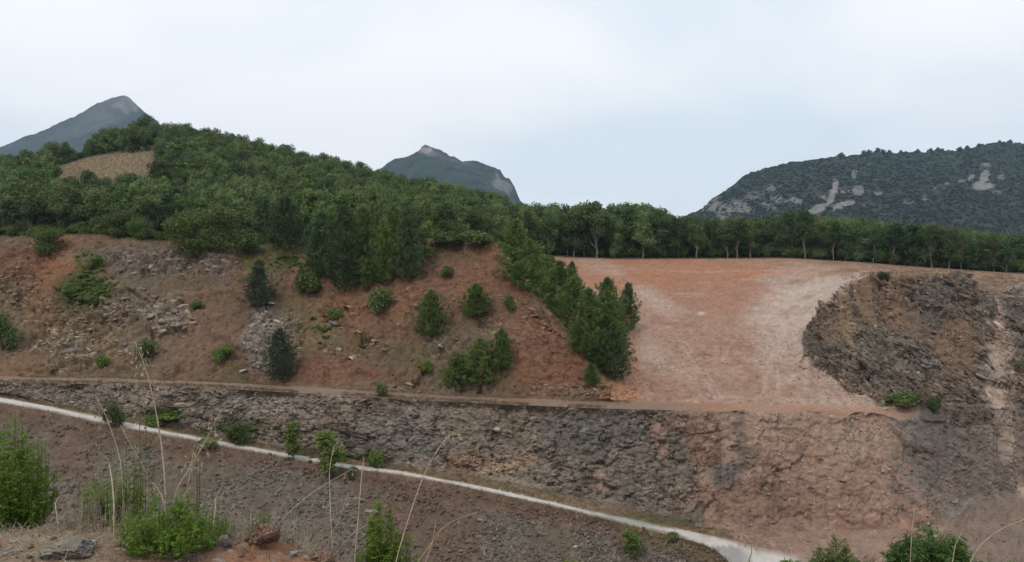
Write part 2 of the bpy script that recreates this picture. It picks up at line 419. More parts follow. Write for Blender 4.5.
# gullies running down the clay wall and the scree
gl = fbm(np.stack([P[:, 0] * 1.0, P[:, 1] * .15, P[:, 2] * .15], -1), .45, 4, 44, .6)
disp += np.where(B == 4, .6, np.where(B == 1, .35, np.where(leftup | outc, .8, 0))) * gl * np.where(lowred, 1.5, .7)
ck = fbm(P * np.array([1, 1, .8]) + .5 * np.stack([wob2, wob, fine], -1), .30, 3, 611, .55); ck2 = fbm(P * np.array([1.1, 1, .8]), .62, 3, 633, .55)
crack = np.exp(-(ck / .022) ** 2) + .6 * np.exp(-(ck2 / .022) ** 2)
disp -= .55 * crack * np.clip(rock * 1.4 - .15, 0, 1) * (B >= 4) * (B <= 7)
disp += np.where((B == 1), .25 * fbm(P, .7, 3, 77), 0)
# tyre and blade marks on the clay: long shallow ridges
wv = fbm(np.stack([P[:, 0] * .25 + P[:, 1] * .12, P[:, 1] * .9 - P[:, 0] * .2, P[:, 2] * 0], -1), .5, 4, 61, .55)
disp += np.where(plat | ((B >= 9) & (B <= 10)), .32 * wv + .07 * fine + .22 * np.maximum(0, wob2 - .12), 0)
disp += -.7 * chute * (B >= 4)
# scree foot steps and dead ground are calm
calm = np.ones(len(P))
calm[(B == 2)] = .1; calm = np.where(B == 5, .25 + .5 * smoothstep(U, 690, 740) + .25 * smoothstep(U, 900, 960), calm); calm[B >= 9] = .4; calm[B == 3] = .3; calm[B == 0] = 1
calm = np.where((B == 4), smoothstep(T, -.02, .1) * np.maximum(smoothstep(1.0 - T, -.02, .06), smoothstep(U, 690, 740)), calm)
calm = np.where((B == 6) & (U < 880), smoothstep(T, 0, .12) * .9 + .1, calm)
calm = np.where((B == 1), 1 - .85 * smoothstep(T, .93, 1), calm)
calm = np.where((B >= 7) & (B <= 8) & (U > 796) & (U < 826), .35 + .65 * smoothstep(np.abs(U - 808), 2, 16), calm)
disp *= calm
big = np.where(B == 4, .9 * fbm(P, .06, 2, 91) * calm, 0)
N_ = NRM.reshape(-1, 3)
PD = P + N_ * (disp + big)[:, None]

# ---- soil and rock colours
def mixc(a, b, f): return a + (b - a) * np.clip(f, 0, 1)[:, None]
def col(*c): return np.array(c, float)[None, :]
grey = col(.285, .235, .195); bluegrey = col(.215, .193, .17); brown = col(.215, .145, .105); red = col(.335, .165, .105); clay = col(.37, .225, .165)
pale = col(.48, .38, .32); dark = col(.11, .095, .085); road_c = col(.62, .59, .55); green = col(.055, .085, .025); dry = col(.21, .165, .085)
col_ = np.broadcast_to(col(.2, .16, .13), (len(P), 3)).copy()
n_a = fbm(P, .35, 4, 101, .6) * .5 + .5; n_b = fbm(P, .9, 4, 131, .6) * .5 + .5; n_c = fbm(P, .09, 3, 151) * .5 + .5
# lower rubble slope
low = mixc(np.broadcast_to(col(.20, .15, .115), col_.shape), np.broadcast_to(col(.225, .19, .165), col_.shape), smoothstep(n_a + .35 * (n_c - .5), .38, .6))
sub = np.interp(U, Us, L1[0]); strip = 1 - smoothstep(V - sub + 10 * wob, 6, 26)
low = mixc(low, col(.22, .125, .085), .85 * strip)
low = mixc(low, dry, .6 * strip * (U > 620))
low = mixc(low, col(.21, .13, .095), .7 * np.maximum(blob(75, 450, 24, 40, 0), blob(420, 520, 60, 40, 30)))
wall = mixc(np.broadcast_to(grey, col_.shape), col(.185, .14, .11), smoothstep(n_a, .45, .7) * .8)
wall = mixc(wall, bluegrey, smoothstep(U + 100 * wob, 490, 590) * .8 * (.5 + .6 * n_c))
wall = mixc(wall, clay, smoothstep(U + 120 * wob + 150 * wob2 + 60 * fine - .25 * (V - 470), 670, 760))
wall = mixc(wall, col(.30, .185, .14), lowred * smoothstep(n_a, .4, .65) * .7)
wall = mixc(wall, pale * .8, lowred * .5 * smoothstep(n_b, .55, .75) * (1 - T))
wall = mixc(wall, col(.44, .31, .235), (smoothstep(U + 60 * wob + 120 * wob2, 690, 770) - smoothstep(U, 880, 920)) * smoothstep(T + .8 * wob2, .45, 1.) * .75)
wall = mixc(wall, pale * .9, blob(200, 400, 150, 9, 3) * smoothstep(n_b, .45, .6) * .35)
wall = mixc(wall, bluegrey * 1.05, smoothstep(U + 80 * wob + 120 * wob2 + 50 * fine, 870, 940) * .9)
wall = mixc(wall, col(.21, .165, .135), smoothstep(U + 60 * wob2 + 40 * wob, 930, 975))
for cx, cy, rx, ry, ro, c, s in [
    (472, 462, 22, 13, 0, (.30, .20, .14), .9), (508, 464, 28, 9, -15, (.42, .31, .22), .9), (556, 445, 4, 30, 8, (.14, .10, .08), .7), (440, 430, 60, 20, 0, (.26, .24, .21), .5), (560, 480, 40, 12, 10, (.28, .24, .2), .6),
    (657, 432, 8, 8, 0, (.36, .22, .17), .6), (690, 420, 30, 10, 0, (.30, .20, .15), .6), (680, 500, 30, 14, 0, (.27, .2, .16), .5), (705, 440, 16, 26, 0, (.33, .19, .14), .7), (706, 490, 10, 14, 0, (.34, .2, .14), .6), (725, 478, 16, 14, 0, (.16, .155, .15), .8),
    (765, 500, 60, 22, 0, (.28, .17, .125), .6), (770, 430, 60, 16, 0, (.42, .29, .22), .6), (800, 465, 50, 14, 0, (.40, .27, .205), .5), (860, 440, 40, 18, 0, (.46, .33, .25), .6), (860, 490, 40, 30, 0, (.40, .27, .2), .5), (250, 405, 60, 12, 0, (.31, .29, .27), .5),
    (480, 425, 50, 20, 0, (.27, .22, .17), .6), (595, 430, 50, 20, 0, (.18, .175, .17), .6), (740, 445, 8, 40, 0, (.19, .15, .13), .5), (380, 440, 60, 20, 0, (.2, .19, .18), .5),
    (930, 440, 24, 40, 0, (.15, .14, .13), .6), (1000, 440, 40, 40, 0, (.2, .16, .135), .5)]:
    wall = mixc(wall, col(*c), s * blob(cx, cy, rx, ry, ro))
upc = mixc(np.broadcast_to(brown, col_.shape), col(.225, .135, .095), n_a)
upc = mixc(upc, col(.17, .14, .11), smoothstep(n_c, .45, .65) * .6)
upc = mixc(upc, col(.16, .14, .075), smoothstep(n_a + .3 * n_c, .62, .85) * .55)
for cx, cy, rx, ry, ro, c, s in [
    (20, 262, 50, 16, 0, (.22, .11, .075), .6), (62, 268, 22, 26, 0, (.30, .15, .09), .8), (48, 300, 16, 30, 10, (.26, .15, .09), .8), (68, 258, 14, 6, 0, (.38, .22, .15), .7), (25, 365, 24, 10, 0, (.28, .14, .09), .6),
    (50, 345, 60, 30, 0, (.25, .19, .13), .6), (150, 330, 50, 40, 0, (.24, .2, .16), .5), (150, 262, 60, 16, 5, (.20, .18, .16), .7), (220, 265, 20, 30, 0, (.2, .16, .16), .6),
    (205, 340, 40, 40, 0, (.24, .16, .12), .6), (265, 340, 24, 36, 10, (.27, .245, .235), .85), (130, 300, 60, 20, 0, (.21, .18, .15), .5), (165, 316, 30, 14, 10, (.33, .30, .26), .7), (72, 345, 30, 12, 0, (.30, .26, .21), .6), (270, 345, 18, 30, 8, (.30, .28, .26), .6), (110, 345, 8, 24, 0, (.30, .24, .16), .5), (370, 300, 60, 30, 0, (.27, .15, .1), .7),
    (395, 305, 14, 10, 0, (.33, .17, .1), .7), (270, 240, 60, 8, 0, (.31, .18, .1), .6), (340, 372, 70, 10, 3, (.255, .135, .095), .8), (500, 262, 26, 22, 0, (.31, .16, .1), .8), (480, 280, 50, 20, 0, (.27, .15, .105), .7),
    (470, 340, 50, 16, 0, (.22, .18, .15), .5), (560, 365, 50, 34, 30, (.28, .15, .1), .8), (520, 320, 40, 20, 40, (.26, .16, .115), .6), (300, 320, 20, 26, 0, (.19, .17, .09), .5), (330, 335, 16, 16, 0, (.19, .17, .09), .5),
    (420, 385, 70, 8, 3, (.23, .18, .14), .7), (265, 262, 30, 14, 0, (.13, .13, .05), .8), (285, 250, 40, 8, 0, (.13, .13, .05), .7), (235, 372, 16, 12, 0, (.15, .13, .07), .7), (590, 392, 50, 8, 0, (.24, .18, .14), .7),
    (90, 292, 22, 14, 10, (.10, .12, .035), .8), (90, 272, 14, 16, 0, (.10, .12, .035), .6)]:
    upc = mixc(upc, col(*c), s * blob(cx, cy, rx, ry, ro))
# red plateau
pc = mixc(np.broadcast_to(col(.37, .205, .13), col_.shape), col(.41, .25, .175), smoothstep(n_c, .35, .65))
st = fbm(np.stack([P[:, 0] * .12 + P[:, 1] * .03, P[:, 1] * .5, P[:, 2] * 0], -1), 1.2, 4, 171, .6) * .5 + .5
for cx, cy, rx, ry, ro, c, s in [
    (690, 276, 130, 16, 0, (.40, .165, .075), .95), (640, 264, 90, 6, 0, (.41, .18, .09), .7), (720, 295, 70, 16, 0, (.36, .175, .105), .8), (800, 264, 60, 5, 0, (.36, .19, .11), .8), (600, 265, 30, 7, 20, (.47, .31, .24), .6), (860, 266, 60, 4, 2, (.34, .19, .12), .7),
    (795, 312, 46, 34, -30, (.50, .38, .31), .95), (800, 345, 44, 26, 20, (.47, .345, .275), .85), (815, 378, 60, 16, 20, (.47, .33, .26), .8), (835, 286, 44, 9, -12, (.50, .39, .32), .9), (780, 280, 30, 6, 0, (.40, .30, .25), .6), (655, 300, 28, 10, 30, (.45, .32, .25), .7), (648, 352, 22, 8, 30, (.47, .34, .27), .8),
    (640, 340, 20, 20, 0, (.42, .28, .22), .5), (700, 385, 60, 8, 25, (.42, .29, .22), .5), (720, 330, 40, 12, 0, (.35, .20, .14), .5), (740, 390, 60, 14, 0, (.34, .20, .145), .5), (820, 380, 50, 14, 20, (.40, .26, .2), .6), (650, 390, 40, 10, 10, (.33, .19, .13), .6), (701, 313, 4, 2, 0, (.6, .5, .4), .9),
    (850, 402, 60, 6, 0, (.46, .32, .25), .6)]:
    pc = mixc(pc, col(*c), s * blob(cx, cy, rx, ry, ro, .5, .3))
pc = mixc(pc, col(.50, .37, .29), smoothstep(st, .60, .75) * .35 * (V > 266))
pc = mixc(pc, col(.27, .15, .105), smoothstep(1 - st, .6, .75) * .4)
oc = mixc(np.broadcast_to(col(.20, .155, .12), col_.shape), col(.145, .135, .125), smoothstep(n_a, .45, .6) * .6)
oc = mixc(oc, col(.235, .155, .105), np.clip(soilgap, 0, 1) * .95)
oc = mixc(oc, col(.22, .145, .10), .6 * blob(900, 300, 30, 40, 30))
for cx, cy, rx, ry, ro, c, s in [(846, 320, 6, 24, -8, (.36, .26, .16), .7), (930, 300, 26, 30, 0, (.14, .125, .11), .6), (890, 360, 40, 30, 40, (.20, .175, .145), .6), (900, 276, 60, 5, 0, (.23, .16, .10), .8), (905, 404, 26, 6, 0, (.13, .15, .06), .7),
                                 (1018, 330, 12, 40, 0, (.17, .15, .13), .6), (1015, 380, 12, 10, 20, (.33, .24, .17), .7), (1015, 290, 20, 4, 0, (.5, .42, .36), .6)]:
    oc = mixc(oc, col(*c), s * blob(cx, cy, rx, ry, ro))
topc = mixc(np.broadcast_to(col(.32, .17, .105), col_.shape), col(.23, .15, .09), smoothstep(n_a, .4, .6))
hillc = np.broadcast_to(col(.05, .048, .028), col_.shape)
floorc = mixc(np.broadcast_to(col(.31, .20, .15), col_.shape), col(.37, .265, .205), n_c)
floorc = mixc(floorc, dry * .95, (1 - smoothstep(U + 30 * wob, 700, 740)) * (.35 + .6 * smoothstep(n_b, .4, .6)))
floorc = mixc(floorc, col(.235, .175, .14), smoothstep(U + 10 * wob, 935, 965))
trackc = mixc(np.broadcast_to(col(.29, .21, .16), col_.shape), col(.25, .165, .12), n_a)
trackc = mixc(trackc, pc * .95, smoothstep(U + 60 * wob2, 640, 720))
trackc = mixc(trackc, wall, smoothstep(U + 30 * wob2, 895, 935))
roadc = mixc(np.broadcast_to(road_c, col_.shape), col(.44, .39, .34), smoothstep(n_b, .5, .8) * .7)
edge_ = np.minimum(T, 1 - T)
roadc = mixc(roadc, col(.26, .2, .15), (1 - smoothstep(edge_ + .35 * wob2, .02, .22)) * .8)
roadc = mixc(roadc, col(.36, .34, .33), blob(730, 556, 22, 14, 30, .4, .2) * (V > 546))
roadc = mixc(roadc, col(.34, .27, .23), smoothstep(U, 800, 860))
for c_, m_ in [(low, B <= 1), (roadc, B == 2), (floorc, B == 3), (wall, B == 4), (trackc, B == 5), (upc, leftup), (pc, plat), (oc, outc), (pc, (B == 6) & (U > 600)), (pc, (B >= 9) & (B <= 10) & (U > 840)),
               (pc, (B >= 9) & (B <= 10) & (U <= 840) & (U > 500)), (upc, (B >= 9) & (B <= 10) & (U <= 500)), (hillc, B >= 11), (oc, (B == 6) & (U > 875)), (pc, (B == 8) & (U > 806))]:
    col_ = np.where(m_[:, None], c_, col_)
tb = smoothstep(U + 120 * wob + 50 * wob2, 800, 890) * ((B >= 8) & (B <= 10) & (U > 740))
col_ = mixc(col_, topc, tb)
def wheel(pts, w, c, s, depth=.07):
    global col_, disp_t
    q = np.array(pts, float); best = np.full(len(P), 99.)
    sel = np.where((U > q[:, 0].min() - 8) & (U < q[:, 0].max() + 8) & (V > q[:, 1].min() - 6) & (V < q[:, 1].max() + 6) & (B >= 6) & (B <= 10))[0]
    for a, b in zip(q[:-1], q[1:]):
        d = b - a; t = np.clip(((U[sel] - a[0]) * d[0] + (V[sel] - a[1]) * d[1]) / (d @ d), 0, 1)
        best[sel] = np.minimum(best[sel], np.hypot(U[sel] - a[0] - t * d[0], V[sel] - a[1] - t * d[1]))
    m = np.exp(-((best + 1.2 * wob2) / w) ** 2) * np.clip(.6 + 1.4 * wob2, 0, 1)
    col_ = mixc(col_, col(*c), m * s); PD[:] -= N_ * (m * depth)[:, None]
wp = (.52, .39, .31); wd_ = (.30, .18, .125)
for pts, w, c, s in [([(868, 279), (830, 293), (800, 312), (778, 338), (766, 366), (764, 392)], 2.2, wp, .8), ([(872, 283), (836, 298), (808, 316), (788, 340), (778, 368), (778, 395)], 2.0, wp, .7), ([(860, 276), (815, 288), (775, 305), (740, 330), (722, 360)], 1.6, wp, .5),
                     ([(682, 345), (700, 372), (716, 398)], 1.2, wp, .6), ([(688, 345), (706, 372), (722, 398)], 1.2, wp, .6), ([(640, 348), (662, 358), (690, 366), (740, 372)], 1.8, wp, .6), ([(642, 336), (655, 346), (676, 354)], 1.8, wp, .6),
                     ([(640, 292), (662, 300), (690, 312)], 2.2, wp, .6), ([(620, 268), (700, 272), (770, 270), (830, 268)], 1., wp, .4), ([(640, 280), (700, 284), (760, 283)], 1., wd_, .5), ([(650, 322), (720, 330), (780, 326)], 1.2, wd_, .4),
                     ([(630, 378), (700, 386), (770, 388), (840, 396)], 1.3, wd_, .5), ([(700, 395), (780, 399), (850, 402)], 1.4, wp, .6), ([(812, 360), (830, 382), (870, 402)], 2.4, wp, .7), ([(660, 310), (690, 330), (705, 350)], 1.0, wp, .35)]:
    wheel(pts, w, c, s)
soft = smoothstep(U + 30 * wob2, 585, 625) * ((B >= 6) & (B <= 8) & (U < 660) & (U > 560))
col_ = mixc(col_, pc, soft * .9)
col_ = mixc(col_, col(.50, .385, .315), np.clip(chute * 1.1, 0, 1) * np.clip(.85 - .35 * smoothstep(V, 400, 430) + 1.2 * wob2, 0, 1))
# rock faces: joints gather dark soil, single blocks differ
rk = np.clip(rock, 0, 1)
col_ = col_ * (1 + rk * (cellh - .5) * .75)[:, None]
col_ = mixc(col_, pale * .8, rk * (cellh > .8) * .28 * (B != 2) * (n_b > .45))
# clearing of dry grass on the wooded hill
clr = (U + 12 * wob2 > 45) & (U + 12 * wob2 < 165) & (B == 11)
col_ = np.where(clr[:, None], mixc(np.broadcast_to(col(.25, .20, .10), col_.shape), col(.20, .135, .07), n_b), col_)
col_ *= (1 + .10 * (fine))[:, None]
col_ *= (1 + np.where(plat | (B == 3) | ((B >= 8) & (B <= 10)), .45 * (n_b - .5) + .35 * (fbm(P * np.array([1, .5, 1]), 2.2, 3, 191, .7)), 0))[:, None]
# green film of herbs
for cx, cy, rx, ry, s in [(165, 414, 22, 8, .8), (110, 410, 12, 10, .6), (205, 432, 10, 5, .6), (240, 425, 30, 10, .5), (340, 450, 60, 6, .3), (640, 520, 60, 6, .4), (700, 540, 20, 6, .0), (230, 352, 12, 8, .6), (75, 290, 16, 14, .7)]:
    col_ = mixc(col_, green, s * blob(cx, cy, rx, ry, 0, .5, .5))
GS = np.where(B == 2, .80, np.where(plat | ((B >= 9) & (B <= 10) & (U > 500)), .77, np.where(B == 4, np.where(lowred, .80, .70), np.where(B <= 1, .62, np.where(leftup, .62, np.where(B == 11, .95, np.where(outc, .74, np.where((B == 5) & (U > 920), .52, .74))))))))
col_ = col_ * GS[:, None]
lum_ = col_.mean(1, keepdims=True)
col_ = col_ * np.where((B <= 1)[:, None], np.array([[1.02, 1., .92]]), 1.)
col_ = col_ * np.where(((B == 4) & ~lowred)[:, None], np.array([[1.035, 1., .95]]), 1.)
col_ = col_ * np.where((leftup)[:, None], np.array([[1.05, .99, .90]]), 1.)
col_ = np.where((leftup | plat | ((B >= 8) & (B <= 10)) | (B <= 1) | (B == 4))[:, None], lum_ + (col_ - lum_) * np.where(B == 4, .88, np.where(leftup, 1.0, np.where(B <= 1, .78, .86)))[:, None], col_)
col_ = np.clip(col_, .02, .8)

M_rock = mat_ground('quarry_rock', 1.6, .6, .70, 1.28, .16, 1.3)
M_slope = mat_ground('slope_rock', 1.9, .5, .68, 1.30, .12, 2.2)
M_soil = mat_ground('quarry_soil', 2.6, .6, .74, 1.24, .09)
M_road = mat_ground('limestone_gravel', 3.0, .2, .88, 1.1, .03)
PDG = PD.reshape(NR, NC, 3)
def band_obj(name, bands, mat, c0=0, c1=None, flat=True):
    rs = np.where(np.isin(band, bands))[0]; ra, rb = rs[0], min(rs[-1] + 1, NR - 1)
    c1 = NC - 1 if c1 is None else c1
    n, m = rb - ra + 1, c1 - c0 + 1
    idx = (np.arange(ra, rb + 1)[:, None] * NC + np.arange(c0, c1 + 1)[None, :])
    v = PD[idx.ravel()]
    ii = np.arange(n * m).reshape(n, m)
    f = np.stack([ii[:-1, :-1], ii[:-1, 1:], ii[1:, 1:], ii[1:, :-1]], -1).reshape(-1, 4)
    me = mesh_np(name, v, f, smooth=not flat)
    set_col(me, col_[idx.ravel()], alpha=(rock * np.where(B == 4, .5, np.where(outc, .55, .6)))[idx.ravel()])
    o = link(name, me, mat); o['kind'] = 'structure'
    return o
cs = int(np.searchsorted(Us, 618)); co = int(np.searchsorted(Us, 806))
band_obj('lower_rubble_slope', [0, 1], M_slope)
band_obj('gravel_road', [2], M_road, flat=False)
band_obj('quarry_floor', [3], M_soil, flat=False)
band_obj('quarry_rock_face', [4], M_rock)
band_obj('bench_track', [5], M_soil, flat=False)
band_obj('upper_quarry_slope', [6, 7, 8], M_slope, 0, cs)
band_obj('red_clay_ground', [6, 7, 8], M_soil, cs, co)
band_obj('rock_outcrop', [6, 7, 8], M_rock, co)
band_obj('plateau', [9, 10], M_soil, flat=False)
band_obj('wooded_hill', [11, 12], M_soil, flat=False)

# ---- lookups on the finished ground
def col_at(u): return int(np.clip(np.searchsorted(Us, u), 1, NC - 1))
def ground_px(u, y):
    """first ground point seen along the ray through pixel (u, y)"""
    j = col_at(u); p = PDG[:, j]; yy = HOR - p[:, 2] * F / p[:, 1]
    k = np.where(yy[9:] <= y)[0]
    k = 9 + (int(k[0]) if len(k) else NR - 10)
    a, b = p[k - 1], p[k]; ya, yb = yy[k - 1], yy[k]
    t = 0 if abs(yb - ya) < 1e-6 else min(max((y - ya) / (yb - ya), 0), 1)
    q = a + (b - a) * t
    return np.array([(u - 512) / F * q[1], q[1], q[2]])
def ground_uY(u, Y):
    j = col_at(u); p = PDG[:, j]
    return np.array([(u - 512) / F * Y, Y, float(np.interp(Y, p[:, 1], p[:, 2]))])

# ---- far ground
gv, gf = [], []
ang = np.linspace(0, 2 * math.pi, 49)[:-1]
rad = [0, 300, 700, 1500, 3000, 5500, 9000]
vv = [(0, 0, -62)] + [(r * math.cos(a), r * math.sin(a), -62) for r in rad[1:] for a in ang]
tri = np.array([[0, 1 + k, 1 + (k + 1) % 48] for k in range(48)])
qd = np.array([[1 + i * 48 + k, 1 + (i + 1) * 48 + k, 1 + (i + 1) * 48 + (k + 1) % 48, 1 + i * 48 + (k + 1) % 48] for i in range(5) for k in range(48)])
gme = mesh_np('valley_floor', np.array(vv), [tri, qd]); set_col(gme, np.tile([[.06, .075, .035]], (len(vv), 1)))
link('valley_ground', gme, M_soil)['kind'] = 'structure'

# ------------------------------------------------------------------ the bank the photographer stands on
def axis(segs):
    a = []
    for s, e, st in segs: a += list(np.arange(s, e, st))
    return np.array(a + [segs[-1][1]])
bx = axis([(-110, -20, 9), (-20, -4.2, 1.2), (-4.2, -.55, .0135), (-.55, 4, .12), (4, 20, 1.2), (20, 110, 9)])
by = axis([(-60, -5, 8), (-5, 3.2, .5), (3.2, 5.3, .0135), (5.3, 12, .25), (12, 66, 2.5)])
BX, BY = np.meshgrid(bx, by)
def zbank(X, Y):
    zl = np.interp(X, [-110, -4, -3, -2.2, -1.75, -1.3, -.95, -.6, 0, 3, 110], [-1.45, -1.56, -1.58, -1.59, -1.60, -1.66, -1.80, -2.02, -2.35, -2.9, -4.0])
    s = (Y - 4.55) / .18
    r_ = smoothstep(X / np.maximum(Y, 3.) , -.14, .02)
    zr = -(.432 * np.maximum(Y, 3.6) + .06) - .45 * np.maximum(Y - 11, 0)
    zL = zl - .75 * .18 * np.log1p(np.exp(np.clip(s, -30, 30))) - np.where(s > 30, 0, 0) - np.where(s > 30, .75 * (Y - 4.55 - .18 * 30), 0)
    return zL * (1 - r_) + zr * r_
BZ = zbank(BX, BY)
Pb = np.stack([BX, BY, BZ], -1).reshape(-1, 3)
nb = fbm(Pb, 1.3, 4, 201, .55); nb2 = fbm(Pb, 7, 3, 205, .6)
nb *= np.where(Pb[:, 0] > -.4, .5, 1)
near = (Pb[:, 1] > 2.5) & (Pb[:, 1] < 6) & (np.abs(Pb[:, 0]) < 5)
fv = np.zeros(len(Pb)); fe = np.ones(len(Pb)); fh = np.full(len(Pb), .5); fv2 = np.zeros(len(Pb)); fh2 = fh.copy()
i_ = np.where(near)[0]
fv[i_], fe[i_], fh[i_] = facets(Pb[i_] + .05 * nb[i_][:, None], 6.5, 51); fv2[i_], _, fh2[i_] = facets(Pb[i_], 22, 52)
clayb = smoothstep(Pb[:, 0] + .12 * nb, -1.62, -1.45)
Pb[:, 2] += .045 * nb + np.where(near, .012 * nb2, .3 * nb * (np.abs(Pb[:, 1]) > 12)) + .045 * clayb * fv + .010 * fv2 * (fh2 > .55) - .02 * clayb * np.exp(-(fe / .06) ** 2)
bc = mixc(np.broadcast_to(col(.22, .145, .10), Pb.shape), col(.30, .215, .15), smoothstep(nb, -.1, .3))
bc = mixc(bc, col(.17, .10, .07), smoothstep(-nb + .3 * nb2, .05, .35) * .7)
bc = mixc(bc, col(.37, .19, .115), clayb * .9); bc = mixc(bc, col(.28, .17, .10), clayb * smoothstep(nb2, 0, .4) * .7)
bc = mixc(bc, col(.33, .31, .27), (fh2 > .93) * .8)
bc *= (1 + (fh2 - .5) * .3)[:, None] * .62
n_, m_ = BX.shape; ii = np.arange(n_ * m_).reshape(n_, m_)
fb = np.stack([ii[:-1, :-1], ii[:-1, 1:], ii[1:, 1:], ii[1:, :-1]], -1).reshape(-1, 4)
bme = mesh_np('near_bank', Pb, fb); set_col(bme, bc)
M_bank = mat_ground('bank_soil', 28, .5, .72, 1.28, .012)
link('near_earth_bank', bme, M_bank)['kind'] = 'structure'
def bank_z(X, Y):
    j = min(max(int(np.searchsorted(bx, X)), 1), len(bx) - 1); i = min(max(int(np.searchsorted(by, Y)), 1), len(by) - 1)
    return Pb[i * m_ + j, 2]

# ------------------------------------------------------------------ far mountains
def mountain(name, crest, Yc, Yb, zb, amp, cols, paint, rocky, step=1.3, nrow=110, u0=-200, u1=1300, seed=0, back=1.35, bump=2.2, jag=1.):
    p = np.array(crest, float); us = np.arange(u0, u1, step)
    yc = np.interp(us, p[:, 0], p[:, 1]) + jag * 1.6 * fbm(np.stack([us * .12, us * 0 + seed, us * 0], -1), 1, 4, seed, .6)
    zc = (HOR - yc) / F * Yc
    ts = np.concatenate([np.linspace(0, 1, nrow) ** .8, 1 + np.linspace(.03, 1, 14)])
    TT, UU = np.meshgrid(ts, us, indexing='ij')
    ZC = np.broadcast_to(zc, TT.shape)
    Yg = np.where(TT <= 1, Yb + (Yc - Yb) * TT, Yc + (TT - 1) * Yc * (back - 1))
    Zg = np.where(TT <= 1, zb + (ZC - zb) * (TT ** 1.15), ZC + (zb - ZC) * (TT - 1))
    Xg = (UU - 512) / F * np.where(TT <= 1, Yg * .35 + Yc * .65, Yg)      # side slopes run straight, not fanned from the viewer
    Pm = np.stack([Xg, Yg, Zg], -1).reshape(-1, 3)
    w = np.minimum(TT, 1).ravel()
    s = 1 / Yc
    sp = fbm(Pm * np.array([1, .35, .35]), 9 * s, 4, seed, .55)
    dd = amp * (sp * (1 - .85 * w)) + bump * amp * .10 * fbm(Pm, 60 * s, 4, seed + 5, .65)
    Pm[:, 2] += dd * np.where(TT.ravel() <= 1, 1, .5)
    Pm[:, 1] -= dd * .4
    uu = 512 + Pm[:, 0] * F / Pm[:, 1]; vv_ = HOR - Pm[:, 2] * F / Pm[:, 1]
    n1 = fbm(Pm, 25 * s, 4, seed + 9, .6) * .5 + .5; n2 = fbm(Pm, 120 * s, 3, seed + 13, .6) * .5 + .5
    c = mixc(np.broadcast_to(col(*cols[0]), Pm.shape), col(*cols[1]), smoothstep(n2, .3, .7))
    for cx, cy, rx, ry, ro, cc, st_ in paint:
        a = R(ro); x = uu - cx; y = vv_ - cy
        pq = (x * math.cos(a) + y * math.sin(a)) / rx; qq = (-x * math.sin(a) + y * math.cos(a)) / ry
        dq = np.sqrt(pq * pq + qq * qq) + .9 * (n1 - .5) + 1.3 * (n2 - .5)
        c = mixc(c, col(*cc), st_ * (1 - smoothstep(dq, .75, 1.15)))
    n, m = TT.shape; ii = np.arange(n * m).reshape(n, m)
    f = np.stack([ii[:-1, :-1], ii[:-1, 1:], ii[1:, 1:], ii[1:, :-1]], -1).reshape(-1, 4)
    me = mesh_np(name, Pm, f, smooth=True); set_col(me, c)
    o = link(name, me, mat_ground(name + '_cover', 90 * s, .8, .55, 1.5, 8)); o['kind'] = 'structure'
    return Pm.reshape(n, m, 3), us, uu.reshape(n, m), vv_.reshape(n, m), c.reshape(n, m, 3)

DG = (.020, .028, .018); DG2 = (.030, .040, .025)
rockc = (.20, .192, .18)
mountain('pointed_grey_mountain', [(-400, 215), (-100, 178), (0, 149), (15, 141), (30, 137), (50, 129), (60, 124), (76, 116), (90, 108), (106, 102), (118, 98.3), (125, 96), (129, 98.6), (136, 106), (148, 116), (175, 138), (230, 180), (330, 225), (500, 240), (1300, 250)],
         3300, 2300, -60, 150, (DG, DG2), [(116, 108, 34, 13, -15, (.075, .068, .06), .85), (95, 122, 50, 9, -22, (.08, .078, .06), .6), (128, 106, 10, 9, 30, (.17, .155, .14), .7), (116, 106, 5, 3, 0, (.24, .22, .2), .5)], .5, u0=-420, u1=420, seed=300, jag=.3, bump=.7)
mountain('rocky_summit', [(-100, 250), (250, 225), (330, 190), (385, 166), (393, 160), (402, 158.5), (412, 154.5), (418, 152), (422, 148), (426, 146), (431, 148.6), (441, 151), (452, 156), (465, 161), (480, 163.5), (491, 166), (499, 170), (504, 175), (510, 181), (515, 189), (520, 200), (545, 232), (800, 250)],
         2700, 2000, -60, 70, (DG, DG2), [(430, 153, 12, 3, 12, (.12, .11, .10), .8), (460, 162, 24, 2.5, 14, (.10, .095, .08), .5), (498, 178, 2, 7, -20, (.15, .14, .13), .7), (502, 186, 12, 5, 20, (.2, .19, .18), .6), (425, 150, 6, 3, 0, (.3, .28, .25), .8)], .5, u0=180, u1=640, seed=330, jag=.7)
